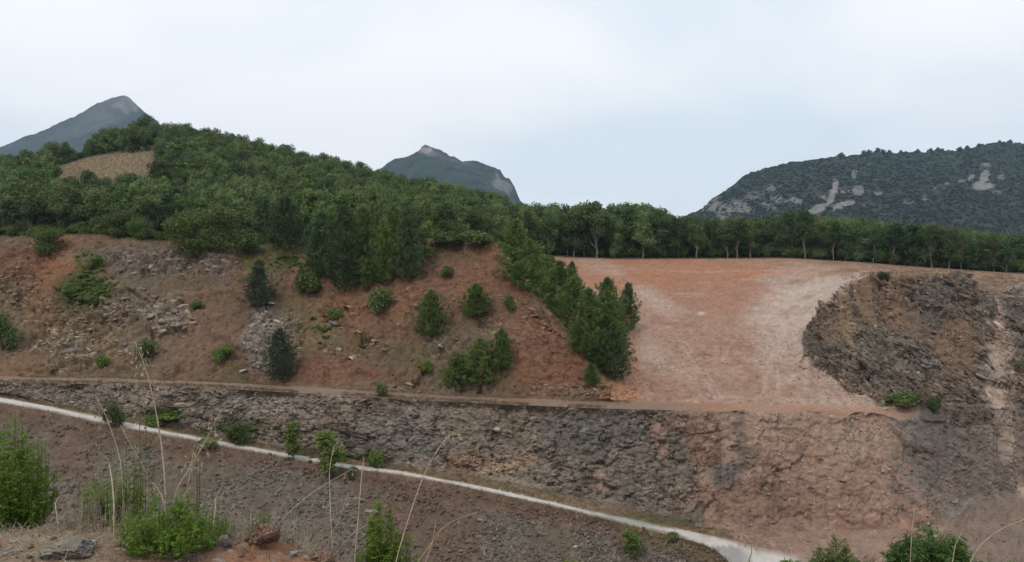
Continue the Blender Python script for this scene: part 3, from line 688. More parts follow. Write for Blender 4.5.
RM = mountain('long_wooded_ridge', [(400, 260), (560, 250), (660, 226), (682, 221), (692, 215), (697, 211), (706, 206), (712, 199), (722, 194), (734, 187), (742, 180), (756, 173), (772, 168), (800, 162), (830, 158), (860, 154.5), (890, 154), (920, 153), (950, 150), (975, 147), (1000, 145), (1024, 143.5), (1100, 138), (1400, 130)],
         1500, 850, -60, 60, (DG, (.034, .046, .026)), [
    (835, 186, 3.2, 9, 8, rockc, 1.), (831, 198, 4, 9, 15, rockc, .9), (842, 205, 13, 3.2, -12, rockc, 1.), (818, 209, 12, 4, -25, rockc, 1.), (806, 213, 10, 3, -20, rockc, .9), (858, 191, 6, 5, 0, rockc, .8), (845, 190, 5, 3, 0, rockc, .7), (824, 197, 5, 3, 0, rockc, .7),
    (795, 200, 7, 4, 0, rockc, .7), (778, 200, 9, 5, 0, rockc, .6), (768, 206, 8, 4, 10, rockc, .6), (855, 173, 3, 5, 20, rockc, .7), (879, 193, 4, 3, 0, rockc, .7), (710, 202, 7, 10, 30, (.2, .19, .18), .7), (722, 210, 9, 8, 20, (.2, .19, .18), .7), (740, 206, 12, 6, 10, (.2, .19, .18), .6),
    (755, 196, 10, 5, 0, (.18, .17, .16), .5), (984, 178, 4, 9, 25, rockc, .9), (982, 186, 10, 4, 0, rockc, 1.), (971, 178, 3, 4, 0, rockc, .7), (1001, 176, 3, 5, 25, rockc, .7), (985, 166, 5, 3, 0, rockc, .6), (947, 183, 3, 2, 0, rockc, .7), (962, 181, 4, 2, 0, rockc, .6),
    (997, 192, 5, 2, 0, rockc, .5), (908, 202, 6, 2, 0, rockc, .5), (925, 197, 3, 4, 20, rockc, .5), (935, 188, 3, 2, 0, rockc, .5), (862, 206, 3, 1.5, 0, rockc, .5), (770, 188, 5, 3, 0, (.2, .19, .18), .6)],
    .5, step=1.2, nrow=150, u0=400, u1=1330, seed=360, bump=1.2, jag=.6)

# ------------------------------------------------------------------ plant materials
M_bark = mat_plain('grey_bark', (.13, .11, .088), (.22, .195, .16), 3, .2)
M_darkbark = mat_plain('brown_bark', (.10, .075, .055), (.17, .13, .10), 3, .2)
M_oak = mat_plain('oak_leaves', (.062, .104, .036), (.118, .165, .062), .45, .42, .75, .28)
M_oakd = mat_plain('dark_oak_leaves', (.036, .066, .026), (.080, .120, .045), .45, .40, .75, .22)
M_oak2 = mat_plain('pale_oak_leaves', (.090, .135, .045), (.150, .195, .072), .45, .28, .75, .28)
M_far = mat_plain('distant_oak_leaves', (.024, .034, .018), (.045, .058, .030), .3, .3, .8, .1)
M_pine = mat_plain('pine_needles', (.042, .078, .030), (.092, .138, .050), .9, .25, .7, .15)
M_pine2 = mat_plain('young_pine_needles', (.072, .120, .030), (.140, .195, .052), .9, .22, .7, .2)
M_blue = mat_plain('bluish_needles', (.050, .074, .045), (.088, .115, .066), .9, .15, .7, .12)
M_lime = mat_plain('lime_leaves', (.110, .165, .036), (.18, .245, .062), 2, .2, .6, .3)
M_bush = mat_plain('shrub_leaves', (.075, .105, .034), (.14, .175, .058), 1.5, .25, .7, .22)
M_herb = mat_plain('herb_leaves', (.105, .175, .026), (.20, .30, .060), 9, .2, .6, .35)
M_herb2 = mat_plain('dark_glossy_leaves', (.045, .095, .022), (.10, .18, .042), 9, .15, .45, .2)
M_straw = mat_plain('dry_straw', (.34, .27, .19), (.50, .42, .31), 20, .15, .8, .2)
M_deadstem = mat_plain('dead_stem', (.26, .20, .15), (.40, .33, .26), 20, .2, .85)
M_dry = mat_plain('dry_grass', (.14, .11, .06), (.22, .175, .10), 2, .2, .9, .2)
M_stone = mat_plain('grey_stone', (.15, .13, .11), (.25, .22, .19), 2.0, .30, .9, 0, .5)
M_redstone = mat_plain('reddish_stone', (.18, .11, .08), (.26, .17, .125), 2.0, .2, .9, 0, .5)
M_palestone = mat_plain('pale_stone', (.24, .225, .205), (.36, .345, .32), 2.5, .15, .9, 0, .5)

# ------------------------------------------------------------------ plant shapes
def leafquads(c, nrm, size, aspect, rg, width_vec=None):
    n = len(c)
    nrm = nrm / (np.linalg.norm(nrm, axis=1, keepdims=True) + 1e-9)
    a = rg.normal(size=(n, 3)); a -= nrm * np.sum(a * nrm, 1, keepdims=True); a /= np.linalg.norm(a, axis=1, keepdims=True) + 1e-9
    b = np.cross(nrm, a)
    s = size[:, None] if hasattr(size, '__len__') else size
    a = a * s; b = b * s * aspect
    v = np.stack([c - a, c - b * .9 + a * .1, c + a, c + b * .9 + a * .1], 1).reshape(-1, 3)
    return v
def spikes(c, d, length, width, rg):
    """narrow blades from c along d"""
    n = len(c)
    d = d / (np.linalg.norm(d, axis=1, keepdims=True) + 1e-9)
    a = rg.normal(size=(n, 3)); a = np.cross(a, d); a /= np.linalg.norm(a, axis=1, keepdims=True) + 1e-9
    l = length[:, None] if hasattr(length, '__len__') else length
    w = width
    return np.stack([c - a * w, c + d * l * .6 - a * w * .7, c + d * l, c + d * l * .4 + a * w], 1).reshape(-1, 3)
def quadmesh(name, v):
    return mesh_np(name, v, np.arange(len(v)).reshape(-1, 4))
def tubes(name, paths, sides=6):
    V_, F_ = [], []; o = 0
    for pts, rad_ in paths:
        pts = np.array(pts, float); n = len(pts)
        d = np.gradient(pts, axis=0); d /= np.linalg.norm(d, axis=1, keepdims=True) + 1e-9
        ref = np.array([.3, .9, .1]) if abs(d[0, 2]) > .8 else np.array([0, 0, 1.])
        a = np.cross(d, ref); a /= np.linalg.norm(a, axis=1, keepdims=True) + 1e-9; b = np.cross(d, a)
        th = np.arange(sides) / sides * 2 * math.pi
        ring = pts[:, None] + (a[:, None] * np.cos(th)[None, :, None] + b[:, None] * np.sin(th)[None, :, None]) * np.array(rad_)[:, None, None]
        V_.append(ring.reshape(-1, 3))
        i = np.arange(n - 1)[:, None] * sides; k = np.arange(sides)[None, :]; k2 = (k + 1) % sides
        F_.append(np.stack([i + k, i + k2, i + sides + k2, i + sides + k], -1).reshape(-1, 4) + o); o += n * sides
    return mesh_np(name, np.concatenate(V_), np.concatenate(F_), smooth=True)

def make_broadleaf(seed, H=10., W=3.6, n=3200, leaf=.21, base=.30, nb=9, lean=.0):
    rg = np.random.default_rng(seed)
    paths = []
    top = np.array([rg.normal() * .5 + lean, rg.normal() * .5, H * .62])
    tr = np.array([[0, 0, -.6], [rg.normal() * .12, rg.normal() * .12, H * .12], [rg.normal() * .3 + lean * .3, rg.normal() * .3, H * .3], top * [.8, .8, .8], top])
    paths.append((tr, [.26, .20, .17, .12, .07]))
    blobs = []
    for k in range(nb):
        a = k * 2.4 + rg.random() * .8; hz_ = rg.uniform(base + .12, .92)
        r = W * .62 * math.sqrt(max(1 - ((hz_ - .55) / .48) ** 2, .05)) * rg.uniform(.7, 1.05)
        c = np.array([math.cos(a) * r, math.sin(a) * r, H * hz_])
        s0 = tr[2] + (tr[3] - tr[2]) * rg.random() if rg.random() < .6 else tr[1] + (tr[2] - tr[1]) * rg.random()
        mid = (s0 + c) / 2 + rg.normal(size=3) * .3 + [0, 0, -.3]
        paths.append(([s0, mid, c], [.10, .065, .025]))
        for q in range(3):
            e = c + rg.normal(size=3) * [1., 1., .6]
            paths.append(([mid * .4 + c * .6, (c + e) / 2 + [0, 0, .15], e], [.035, .022, .01]))
        blobs.append((c, W * rg.uniform(.34, .5)))
    blobs.append((top + [0, 0, H * .28], W * .42))
    blobs.append((np.array([0, 0, H * .68]), W * .6))
    w = np.array([b[1] ** 2 for b in blobs]); w /= w.sum()
    k = rg.choice(len(blobs), n, p=w)
    bc_ = np.array([b[0] for b in blobs])[k]; br = np.array([b[1] for b in blobs])[k]
    d = rg.normal(size=(n, 3)); d /= np.linalg.norm(d, axis=1, keepdims=True)
    rr_ = rg.random(n) ** .35
    lump = 1 + .28 * vnoise(d * 2.3 + bc_, seed)
    c = bc_ + d * (br * rr_ * lump)[:, None] * [1, 1, .8]
    nr = d * .6 + rg.normal(size=(n, 3)) * .55 + [0, 0, .35]
    v = leafquads(c, nr, leaf * rg.uniform(.6, 1.35, n), .62, rg)
    return quadmesh('crown_leaves', v), tubes('trunk_wood', paths, 6)

def make_pine(seed, H=6., Rm=1.9, whorls=17, tufts=9, needles=9, ln=.30, wd=.040, upt=.42, ragged=.38):
    rg = np.random.default_rng(seed)
    bend = rg.normal(size=2) * .12
    tz = np.linspace(0, 1, 8); tp = np.stack([bend[0] * tz ** 2, bend[1] * tz ** 2, tz * H - .4 * (1 - tz)], -1)
    paths = [(tp, np.interp(tz, [0, 1], [.10, .015]) * H / 6)]
    cs_, ds_ = [], []
    fat = rg.random(40)
    for i in range(whorls):
        t = (i + .5 + rg.uniform(-.3, .3)) / whorls; z = H * (.03 + .95 * t ** .92)
        prof = (1 - t) ** .72 * (.78 + .32 * min(t / .22, 1))
        nb = int(rg.integers(6, 9)) if t < .8 else 5
        for k in range(nb):
            a = 2 * math.pi * (k + rg.random() * .8) / nb + i
            Lb = max(Rm * prof * rg.uniform(1 - ragged, 1 + ragged) * (.75 + .5 * fat[(int(a * 1.3) + i // 3) % 40]), .12)
            up = upt + .5 * t
            dirv = np.array([math.cos(a), math.sin(a), up * .55]); tip = np.array([math.cos(a) * Lb, math.sin(a) * Lb, up * Lb * .8])
            s0 = np.array([bend[0] * t * t, bend[1] * t * t, z])
            mid = s0 + tip * [.55, .55, .35]
            paths.append(([s0, mid, s0 + tip], [.022, .015, .006]))
            nt_ = max(3, int(tufts * (Lb / Rm) ** .6 + 1))
            for q in range(nt_):
                f = .28 + .72 * (q + rg.random() * .5) / nt_
                p = s0 * (1 - f) + (s0 + tip) * f + np.array([0, 0, -.08 * Lb * math.sin(f * 3.14)])
                side = rg.normal(size=3) * [.14, .14, .06] * Lb * .9
                p = p + side
                m = needles
                dd_ = rg.normal(size=(m, 3)) * .62 + dirv * .55 + [0, 0, .5]
                cs_.append(p + rg.normal(size=(m, 3)) * .05); ds_.append(dd_)
    c = np.concatenate(cs_); d = np.concatenate(ds_); n = len(c)
    # leader candle
    c = np.concatenate([c, np.tile([[bend[0], bend[1], H * .97]], (26, 1)) + rg.normal(size=(26, 3)) * [.03, .03, .12]]); d = np.concatenate([d, rg.normal(size=(26, 3)) * .4 + [0, 0, 1.]])
    v = spikes(c, d, ln * rg.uniform(.7, 1.3, len(c)), wd, rg)
    return quadmesh('needle_crown', v), tubes('trunk_wood', paths, 4)

def make_shrub(seed, W=1., H=1., n=2600, leaf=.05, aspect=.55, stems=12, lumps=9):
    rg = np.random.default_rng(seed); paths = []; blobs = []
    for k in range(lumps):
        a = k * 2.4 + rg.random(); r = W * .5 * math.sqrt((k + .3) / lumps) * .72; z = H * rg.uniform(.28, .72) * (1 - .3 * (r / (W * .5)))
        blobs.append((np.array([math.cos(a) * r, math.sin(a) * r, z]), rg.uniform(.2, .32)))
    for k in range(stems):
        b = blobs[k % lumps][0]; m = b * [.5, .5, .55] + rg.normal(size=3) * .04 * W
        paths.append(([[0, 0, -.12 * H], m, b + [0, 0, H * .15]], [.022 * W, .014 * W, .005 * W]))
    k = rg.choice(lumps, n); bc_ = np.array([b[0] for b in blobs])[k]; br = np.array([b[1] for b in blobs])[k]
    d = rg.normal(size=(n, 3)); d /= np.linalg.norm(d, axis=1, keepdims=True)
    c = bc_ + d * (br * rg.random(n) ** .4 * (1 + .3 * vnoise(d * 2.5 + bc_ * 3, seed)))[:, None] * [W, W, H]
    c[:, 2] = np.maximum(c[:, 2], -.03 * H)
    v = leafquads(c, d * .5 + rg.normal(size=(n, 3)) * .6 + [0, 0, .4], leaf * rg.uniform(.6, 1.3, n), aspect, rg)
    return quadmesh('foliage_leaves', v), tubes('stem_wood', paths, 5)

def make_poplar(seed, H=5., W=1.3, n=1500, leaf=.12):
    rg = np.random.default_rng(seed); paths = [([[0, 0, -.3], [.05, 0, H * .5], [0, .05, H]], [.06, .04, .01])]; c = []; d_ = []
    for k in range(34):
        t = rg.uniform(.12, .95); a = rg.random() * 6.28; Lb = W * .5 * (math.sin(min(t * 1.25, 1) * 2.6) * .7 + .35) * rg.uniform(.6, 1.2)
        s0 = np.array([0, 0, H * t]); e = s0 + [math.cos(a) * Lb, math.sin(a) * Lb, Lb * 1.3]
        paths.append(([s0, (s0 + e) / 2 - [0, 0, .05], e], [.015, .01, .004]))
        m = n // 34; f = rg.uniform(.2, 1.05, m)[:, None]
        c.append(s0 * (1 - f) + e * f + rg.normal(size=(m, 3)) * .13); d_.append(rg.normal(size=(m, 3)))
    c = np.concatenate(c); d_ = np.concatenate(d_)
    return quadmesh('foliage_leaves', leafquads(c, d_, leaf * rg.uniform(.6, 1.2, len(c)), .7, rg)), tubes('trunk_wood', paths, 5)

def make_stone(seed, flat=.7, detail=1):
    rg = np.random.default_rng(seed)
    g = (1 + 5 ** .5) / 2
    v = np.array([(-1, g, 0), (1, g, 0), (-1, -g, 0), (1, -g, 0), (0, -1, g), (0, 1, g), (0, -1, -g), (0, 1, -g), (g, 0, -1), (g, 0, 1), (-g, 0, -1), (-g, 0, 1)], float); v /= np.linalg.norm(v[0])
    f = [(0, 11, 5), (0, 5, 1), (0, 1, 7), (0, 7, 10), (0, 10, 11), (1, 5, 9), (5, 11, 4), (11, 10, 2), (10, 7, 6), (7, 1, 8), (3, 9, 4), (3, 4, 2), (3, 2, 6), (3, 6, 8), (3, 8, 9), (4, 9, 5), (2, 4, 11), (6, 2, 10), (8, 6, 7), (9, 8, 1)]
    for _ in range(detail):
        v = list(map(tuple, v)); mid = {}; nf = []
        def mp_(a, b):
            k = (min(a, b), max(a, b))
            if k not in mid:
                p = np.array(v[a]) + np.array(v[b]); p /= np.linalg.norm(p); mid[k] = len(v); v.append(tuple(p))
            return mid[k]
        for a, b, c in f:
            x, y, z = mp_(a, b), mp_(b, c), mp_(c, a); nf += [(a, x, z), (x, b, y), (z, y, c), (x, y, z)]
        f = nf; v = np.array(v)
    v = np.array(v)
    for k in range(9):                       # chop with planes: flat broken faces
        d = rg.normal(size=3); d /= np.linalg.norm(d); h = rg.uniform(.45, .8)
        s = v @ d; v = np.where((s > h)[:, None], v - (s - h)[:, None] * d, v)
    v = v * [1, rg.uniform(.6, 1), flat] + rg.normal(size=v.shape) * .03
    return mesh_np('stone', v, np.array(f))

def plant(name, loc, parts, label, cat, group=None, scl=(1, 1, 1), rz=None):
    """an Empty at the plant's foot that parents its parts"""
    r = bpy.data.objects.new(name, None); C.objects.link(r); r.empty_display_size = .3
    r.location = loc; r.rotation_euler = (0, 0, random.random() * 6.28 if rz is None else rz); r.scale = scl
    tag(r, label, cat, group)
    for nm, me, mat in parts:
        o = bpy.data.objects.new(nm, me); C.objects.link(o); o.parent = r
        if len(me.materials) == 0: me.materials.append(mat)
        elif me.materials[0] != mat: o.material_slots[0].link = 'OBJECT'; o.material_slots[0].material = mat
    return r

# ------------------------------------------------------------------ scattering for what nobody could count
def scatter(name, pts, rots, scl, idx, protos, label, cat, tint=None):
    me = bpy.data.meshes.new(name); me.vertices.add(len(pts)); me.vertices.foreach_set('co', np.asarray(pts, np.float32).ravel())
    if tint is not None:
        a = me.attributes.new('tint', 'FLOAT_VECTOR', 'POINT'); a.data.foreach_set('vector', np.asarray(tint, np.float32).ravel())
    for nm, ty, arr, key in [('rot', 'FLOAT_VECTOR', rots, 'vector'), ('scl', 'FLOAT_VECTOR', scl, 'vector'), ('pick', 'INT', idx, 'value')]:
        a = me.attributes.new(nm, ty, 'POINT'); a.data.foreach_set(key, np.asarray(arr, np.int32 if ty == 'INT' else np.float32).ravel())
    o = link(name, me)
    ng = bpy.data.node_groups.new(name + '_scatter', 'GeometryNodeTree')
    ng.interface.new_socket('Geometry', in_out='INPUT', socket_type='NodeSocketGeometry'); ng.interface.new_socket('Geometry', in_out='OUTPUT', socket_type='NodeSocketGeometry')
    N = ng.nodes.new; gi = N('NodeGroupInput'); go = N('NodeGroupOutput'); ip = N('GeometryNodeInstanceOnPoints')
    gti = N('GeometryNodeGeometryToInstance')
    for p in reversed(protos):
        oi = N('GeometryNodeObjectInfo'); oi.inputs['Object'].default_value = p; oi.transform_space = 'ORIGINAL'
        ng.links.new(oi.outputs['Geometry'], gti.inputs[0])
    ng.links.new(gi.outputs[0], ip.inputs['Points']); ng.links.new(gti.outputs[0], ip.inputs['Instance'])
    ip.inputs['Pick Instance'].default_value = True
    def att(nm, ty):
        a = N('GeometryNodeInputNamedAttribute'); a.data_type = ty; a.inputs['Name'].default_value = nm; return a.outputs['Attribute']
    ng.links.new(att('pick', 'INT'), ip.inputs['Instance Index'])
    e2r = N('FunctionNodeEulerToRotation'); ng.links.new(att('rot', 'FLOAT_VECTOR'), e2r.inputs[0]); ng.links.new(e2r.outputs[0], ip.inputs['Rotation'])
    ng.links.new(att('scl', 'FLOAT_VECTOR'), ip.inputs['Scale']); ng.links.new(ip.outputs[0], go.inputs[0])
    o.modifiers.new('scatter', 'NODES').node_group = ng
    tag(o, label, cat, kind='stuff')
    return o

# ------------------------------------------------------------------ stones that lie about
stones = [make_stone(400 + k, .55 + .08 * k) for k in range(6)]
grey_st, red_st, pale_st = [], [], []
for lst, mt in ((grey_st, M_stone), (red_st, M_redstone), (pale_st, M_palestone)):
    for k in range(6):
        me = stones[k].copy(); me.materials.append(mt); lst.append(me)
M_tint = mat_tinted('broken_stone')
tint_st = []
for k in range(8):
    me = make_stone(430 + k, .5 + .06 * k, 1); me.materials.append(M_tint); tint_st.append(me)
COLG = col_.reshape(NR, NC, 3)
def boulder(u, y, w, kind, label, group=None, squash=.75, yaw=None, tilt=0.0):
    g = ground_px(u, y); s = w * g[1] / F * .5
    me = random.choice({'g': grey_st, 'r': red_st, 'p': pale_st, 't': tint_st}[kind])
    o = link('boulder', me, None, None, (g[0], g[1], g[2] + s * .05), (tilt, random.uniform(-.4, .4), random.random() * 6.28 if yaw is None else yaw), (s, s * .8, s * squash))
    if kind == 't': o['tint'] = (.15, .135, .12)
    return tag(o, label, 'boulder', group)
for a in [(243, 372, 13, 'p', 'pale block at the foot of the grey outcrop left of the bluish pine', None, .5),
          (335, 325, 14, 'g', 'grey boulder directly under the small bush growing among rocks', None, .8),
          (339, 350, 9, 'g', 'small dark grey boulder below the bush among rocks on the upper slope', None, .8),
          (352, 358, 16, 'p', 'long pale slab lying across the middle of the brown upper slope', None, .35),
          (272, 304, 12, 'p', 'flat pale boulder just right of the small dark pine on the left slope', None, .5),
          (545, 325, 12, 'r', 'reddish boulder under the row of pines on the clay ridge', None, .6),
          (535, 316, 11, 'r', 'reddish boulder on the bare clay ridge, higher than its neighbour', None, .6),
          (844, 481, 9, 'r', 'rounded reddish boulder stuck halfway up the red clay face', None, .8),
          (885, 409, 7, 'p', 'small pale boulder on the ledge at the foot of the dark outcrop', None, .7),
          (497, 430, 10, 'p', 'pale boulder bedded near the top of the grey rock face', None, .8),
          (575, 547, 12, 'p', 'thin pale slab lying on the rubble slope under the gravel road', None, .3),
          (360, 500, 14, 'g', 'grey boulder on the rubble slope just below the gravel road', None, .6),
          (372, 512, 16, 'g', 'broad grey boulder on the rubble slope above the bright green shrub', None, .5)]:
    boulder(*a)
for u, y, w, k in [(150, 318, 11, 'g'), (162, 322, 12, 'g'), (175, 312, 11, 'g'), (178, 326, 12, 'g'), (140, 312, 10, 'g'), (125, 345, 10, 'g'), (72, 352, 12, 'g'), (64, 340, 10, 'g'), (56, 331, 10, 'g'),
                   (130, 262, 10, 'g'), (150, 268, 11, 'g'), (178, 270, 10, 'g'), (215, 268, 10, 'g'), (92, 330, 10, 'g'), (107, 316, 9, 'g')]:
    boulder(u, y, w, k, 'grey boulder sticking out of the rocky slope at the left, above the bench track', 'boulders in the left part of the upper slope', .8)
for u, y, w, k in [(395, 300, 8, 'g'), (417, 306, 9, 'g'), (425, 300, 8, 'r'), (372, 345, 9, 'g'), (384, 350, 8, 'g'), (399, 325, 7, 'r'), (440, 346, 9, 'g'), (492, 300, 9, 'g'), (487, 312, 8, 'g'), (500, 296, 8, 'r'), (455, 300, 7, 'r')]:
    boulder(u, y, w, k, 'small boulder among the scattered young pines in the middle of the brown slope', 'boulders between the scattered pines', .7)

def visible_pts(n, brow, u0, u1, dens=None, rg=RNG):
    """random spots on chosen bands of the ground, with the slope normal"""
    rs = np.where(np.isin(band, brow))[0]; rs = rs[rs < NR - 1]
    ok = np.where((Us > u0) & (Us < u1))[0]
    i = rs[rg.integers(0, len(rs), n)]; j = ok[rg.integers(0, len(ok) - 1, n)]
    t = rg.random((n, 1)); s = rg.random((n, 1))
    p = (PDG[i, j] * (1 - t) + PDG[i, j + 1] * t) * (1 - s) + PDG[np.minimum(i + 1, NR - 1), j] * s
    if dens is not None:
        k = rg.random(n) < dens(i, j); p, i, j = p[k], i[k], j[k]
    return p, i, j
N3 = N_.reshape(NR, NC, 3); NA = n_a.reshape(NR, NC); ROCK = rock.reshape(NR, NC); NB = n_b.reshape(NR, NC); PYG = V.reshape(NR, NC); NCg = n_c.reshape(NR, NC)
# a few plain stone objects serve as the models of the rubble
rubble_models = []
for k in range(8):
    uu_, yy_ = [(450, 505), (530, 535), (300, 500), (610, 545), (250, 475), (480, 520), (560, 530), (400, 500)][k]
    rubble_models.append(boulder(uu_, yy_, [7, 6, 8, 6, 7, 9, 6, 7][k], 't', 'loose angular stone on the rubble slope between the gravel road and the near bank', 'larger stones on the rubble slope', .7))
def stuff_stones(name, n, brow, u0, u1, smin, smax, dens, label, models=rubble_models, seed=1, tintmul=1.12):
    rg = np.random.default_rng(seed)
    p, i, j = visible_pts(n, brow, u0, u1, dens, rg); m = len(p)
    s = (smin + (smax - smin) * rg.random(m) ** 3.2)
    p = p + N3[i, j] * (s * .15)[:, None]
    sc_ = np.stack([s * rg.uniform(.8, 1.3, m), s * rg.uniform(.6, 1., m), s * rg.uniform(.35, .8, m)], -1)
    print(name, m)
    return scatter(name, p, rg.uniform(-3.1, 3.1, (m, 3)) * [.4, .4, 1], sc_, rg.integers(0, len(models), m), models, label, 'rubble', COLG[i, j] * tintmul)
stuff_stones('rubble', 60000, [1], -70, 900, .05, .34, lambda i, j: np.clip((NA[i, j] - .36) * 3.2, .10, 1) * np.where(tloc[i] > .93, .15, 1), 'loose grey stones covering the slope below the gravel road')
stuff_stones('rubble', 26000, [4], -60, 1084, .05, .30, lambda i, j: np.clip((NB[i, j] - .42) * 3, .02, 1), 'broken stones lodged on the quarried rock face', seed=2)
stuff_stones('rubble', 30000, [6, 7], -60, 640, .05, .30, lambda i, j: np.clip((NB[i, j] - .42) * 2.5, .03, 1) * np.clip(ROCK[i, j] + .35, 0, 1), 'stones strewn over the brown upper slope', seed=3)
stuff_stones('rubble', 14000, [7], 806, 1084, .06, .38, lambda i, j: np.clip((NB[i, j] - .4) * 3, .02, 1), 'broken stone caught on the dark outcrop', seed=4)
stuff_stones('rubble', 5000, [6, 7], 790, 900, .06, .45, lambda i, j: np.where((band[i] == 6) & (tloc[i] > .55) | (band[i] == 7) & (tloc[i] < .1), .35, 0), 'fallen stones at the foot of the dark outcrop', seed=6)
stuff_stones('rubble', 2600, [2], -60, 800, .03, .15, lambda i, j: np.where((tloc[i] < .2) | (tloc[i] > .7), .9, .08), 'stones spilled onto the gravel road', seed=8)
stuff_stones('rubble', 6000, [3], 735, 1084, .03, .2, lambda i, j: .5 + 0 * NB[i, j], 'gravel and stones on the quarry floor', seed=7)
stuff_stones('rubble', 14000, [6, 7, 8, 9], 620, 860, .03, .17, lambda i, j: .6 + 0 * NB[i, j], 'small stones scattered on the red clay ground', seed=5)

# blocks of the broken faces: the largest are pieces of the face they belong to, the rest lies joined
def dip_rot(rg, m, dipping):
    r = rg.uniform(-1, 1, (m, 3)) * [.45, .45, .5]
    r[:, 1] += np.where(dipping, R(38), rg.uniform(-.5, .5, m)); r[:, 0] += .9 * 0
    return r
def rock_blocks(parent_name, brow, n, u0, u1, smin, smax, dens, seed, dipping, nmany, label, tm=1.0):
    rg = np.random.default_rng(seed); par = scene.objects[parent_name]
    p, i, j = visible_pts(n * 6, brow, u0, u1, dens, rg); keep = []
    for q in range(len(p)):
        if len(keep) >= n: break
        if all((p[q, 0] - p[w, 0]) ** 2 + (p[q, 2] - p[w, 2]) ** 2 > (smax * .9) ** 2 for w in keep[-60:]): keep.append(q)
    rot = dip_rot(rg, len(keep), dipping)
    for k, q in enumerate(keep):
        s = rg.uniform(smax * .55, smax)
        o = bpy.data.objects.new('rock_block', tint_st[int(rg.integers(0, 8))]); C.objects.link(o); o.parent = par
        o.location = p[q] - N3[i[q], j[q]] * s * .38; o.rotation_euler = rot[k]; o.scale = (s * rg.uniform(.9, 1.4), s * .8, s * rg.uniform(.45, .8))
        o['tint'] = [float(x) for x in COLG[i[q], j[q]] * 1.05 * tm]
    p, i, j = visible_pts(nmany, brow, u0, u1, dens, rg); m = len(p)
    s = smin + (smax * .62 - smin) * rg.random(m) ** 2.2
    print('blocks', parent_name, len(keep), m)
    scatter('rock_blocks', p - N3[i, j] * (s * .30)[:, None], dip_rot(rg, m, dipping), np.stack([s * rg.uniform(.9, 1.5, m), s * .8, s * rg.uniform(.4, .75, m)], -1), rg.integers(0, 8, m), rubble_models, label, 'rocks', COLG[i, j] * tm)
hard = lambda i, j: np.clip((ROCK[i, j] - .35) * 2.2, 0, 1)
rock_blocks('quarry_rock_face', [4], 150, -60, 720, .14, .72, lambda i, j: hard(i, j) * (.25 + .75 * (NB[i, j] > .5)), 71, False, 13000, 'broken angular rock of the long grey quarry face')
rock_blocks('quarry_rock_face', [4], 50, 720, 1060, .12, .6, lambda i, j: np.clip((ROCK[i, j] - .2) * 1.4, 0, 1) * (.05 + .95 * (NB[i, j] > .56)), 72, True, 3500, 'broken rock sticking out of the red and dark right part of the quarry face')
rock_blocks('bench_track', [5], 12, 945, 1070, .12, .7, lambda i, j: .8 + 0 * NB[i, j], 76, True, 900, 'broken rock of the right end of the quarry face')
rock_blocks('rock_outcrop', [7], 160, 806, 1060, .16, .95, lambda i, j: hard(i, j) * (.3 + .7 * (NB[i, j] > .48)), 73, True, 9000, 'dipping slabs of the dark outcrop')
rock_blocks('upper_quarry_slope', [6, 7], 230, -60, 600, .14, .85, lambda i, j: hard(i, j), 74, False, 11000, 'broken rock showing through the brown upper slope', 1.5)

# ------------------------------------------------------------------ conifers and shrubs in the quarry
pines = [make_pine(500 + k, 6., [1.9, 2.1, 1.7, 2.3][k % 4]) for k in range(5)]
dense = [make_pine(520 + k, 4.5, 1.9, 14, 10, 10, .26, .040, .6, .32) for k in range(3)]
shrubs = [make_shrub(540 + k) for k in range(4)]
poplar = make_poplar(560)
def variant(parts, mat, bark):
    a, b = parts[0].copy(), parts[1].copy(); a.materials.append(mat); b.materials.append(bark); return a, b
PV = {('pine', k): variant(pines[k], M_pine, M_darkbark) for k in range(5)}
PV.update({('young', k): variant(pines[k], M_pine2, M_darkbark) for k in range(5)})
PV.update({('dense', k): variant(dense[k], M_pine2, M_darkbark) for k in range(3)})
PV.update({('blue', k): variant(pines[k], M_blue, M_darkbark) for k in range(2)})
PV.update({('bush', k): variant(shrubs[k], M_bush, M_darkbark) for k in range(4)})
PV.update({('lime', k): variant(shrubs[k], M_lime, M_darkbark) for k in range(2)})
dome_ = make_broadleaf(655, 10, 5.6, 5200, .26, .0, 13)
PV[('dome', 0)] = variant(dome_, M_pine2, M_darkbark); PV[('dome', 1)] = variant(dome_, M_bush, M_darkbark)
PV[('poplar', 0)] = variant(poplar, M_lime, M_bark)
BASE = {'dome': (11., 12.), 'pine': (6., 4.0), 'young': (6., 4.0), 'dense': (4.5, 4.0), 'blue': (6., 4.0), 'bush': (1., 1.05), 'lime': (1., 1.05), 'poplar': (5.6, 1.5)}
CNT = {}
def grow(name, kind, u, y, h, w, label, cat, group=None):
    """a plant whose foot is at pixel (u, y) on the ground and that shows h by w pixels"""
    g = ground_px(u, y); m = g[1] / F
    k = CNT.get(kind, 0); CNT[kind] = k + 1
    ks = [q for q in PV if q[0] == kind]; a, b = PV[ks[k % len(ks)]]
    H0, W0 = BASE[kind]
    n1_, n2_ = ('crown', 'trunk') if kind in ('pine', 'young', 'dense', 'blue', 'poplar') else ('foliage', 'stem')
    return plant(name, g - [0, 0, .1], [(n1_, a, None), (n2_, b, None)] if False else [(n1_, a, a.materials[0]), (n2_, b, b.materials[0])], label, cat, group, (w * m / W0, w * m / W0, h * m / H0 * 1.03))
G1 = 'young pines and shrubs on the upper slope'
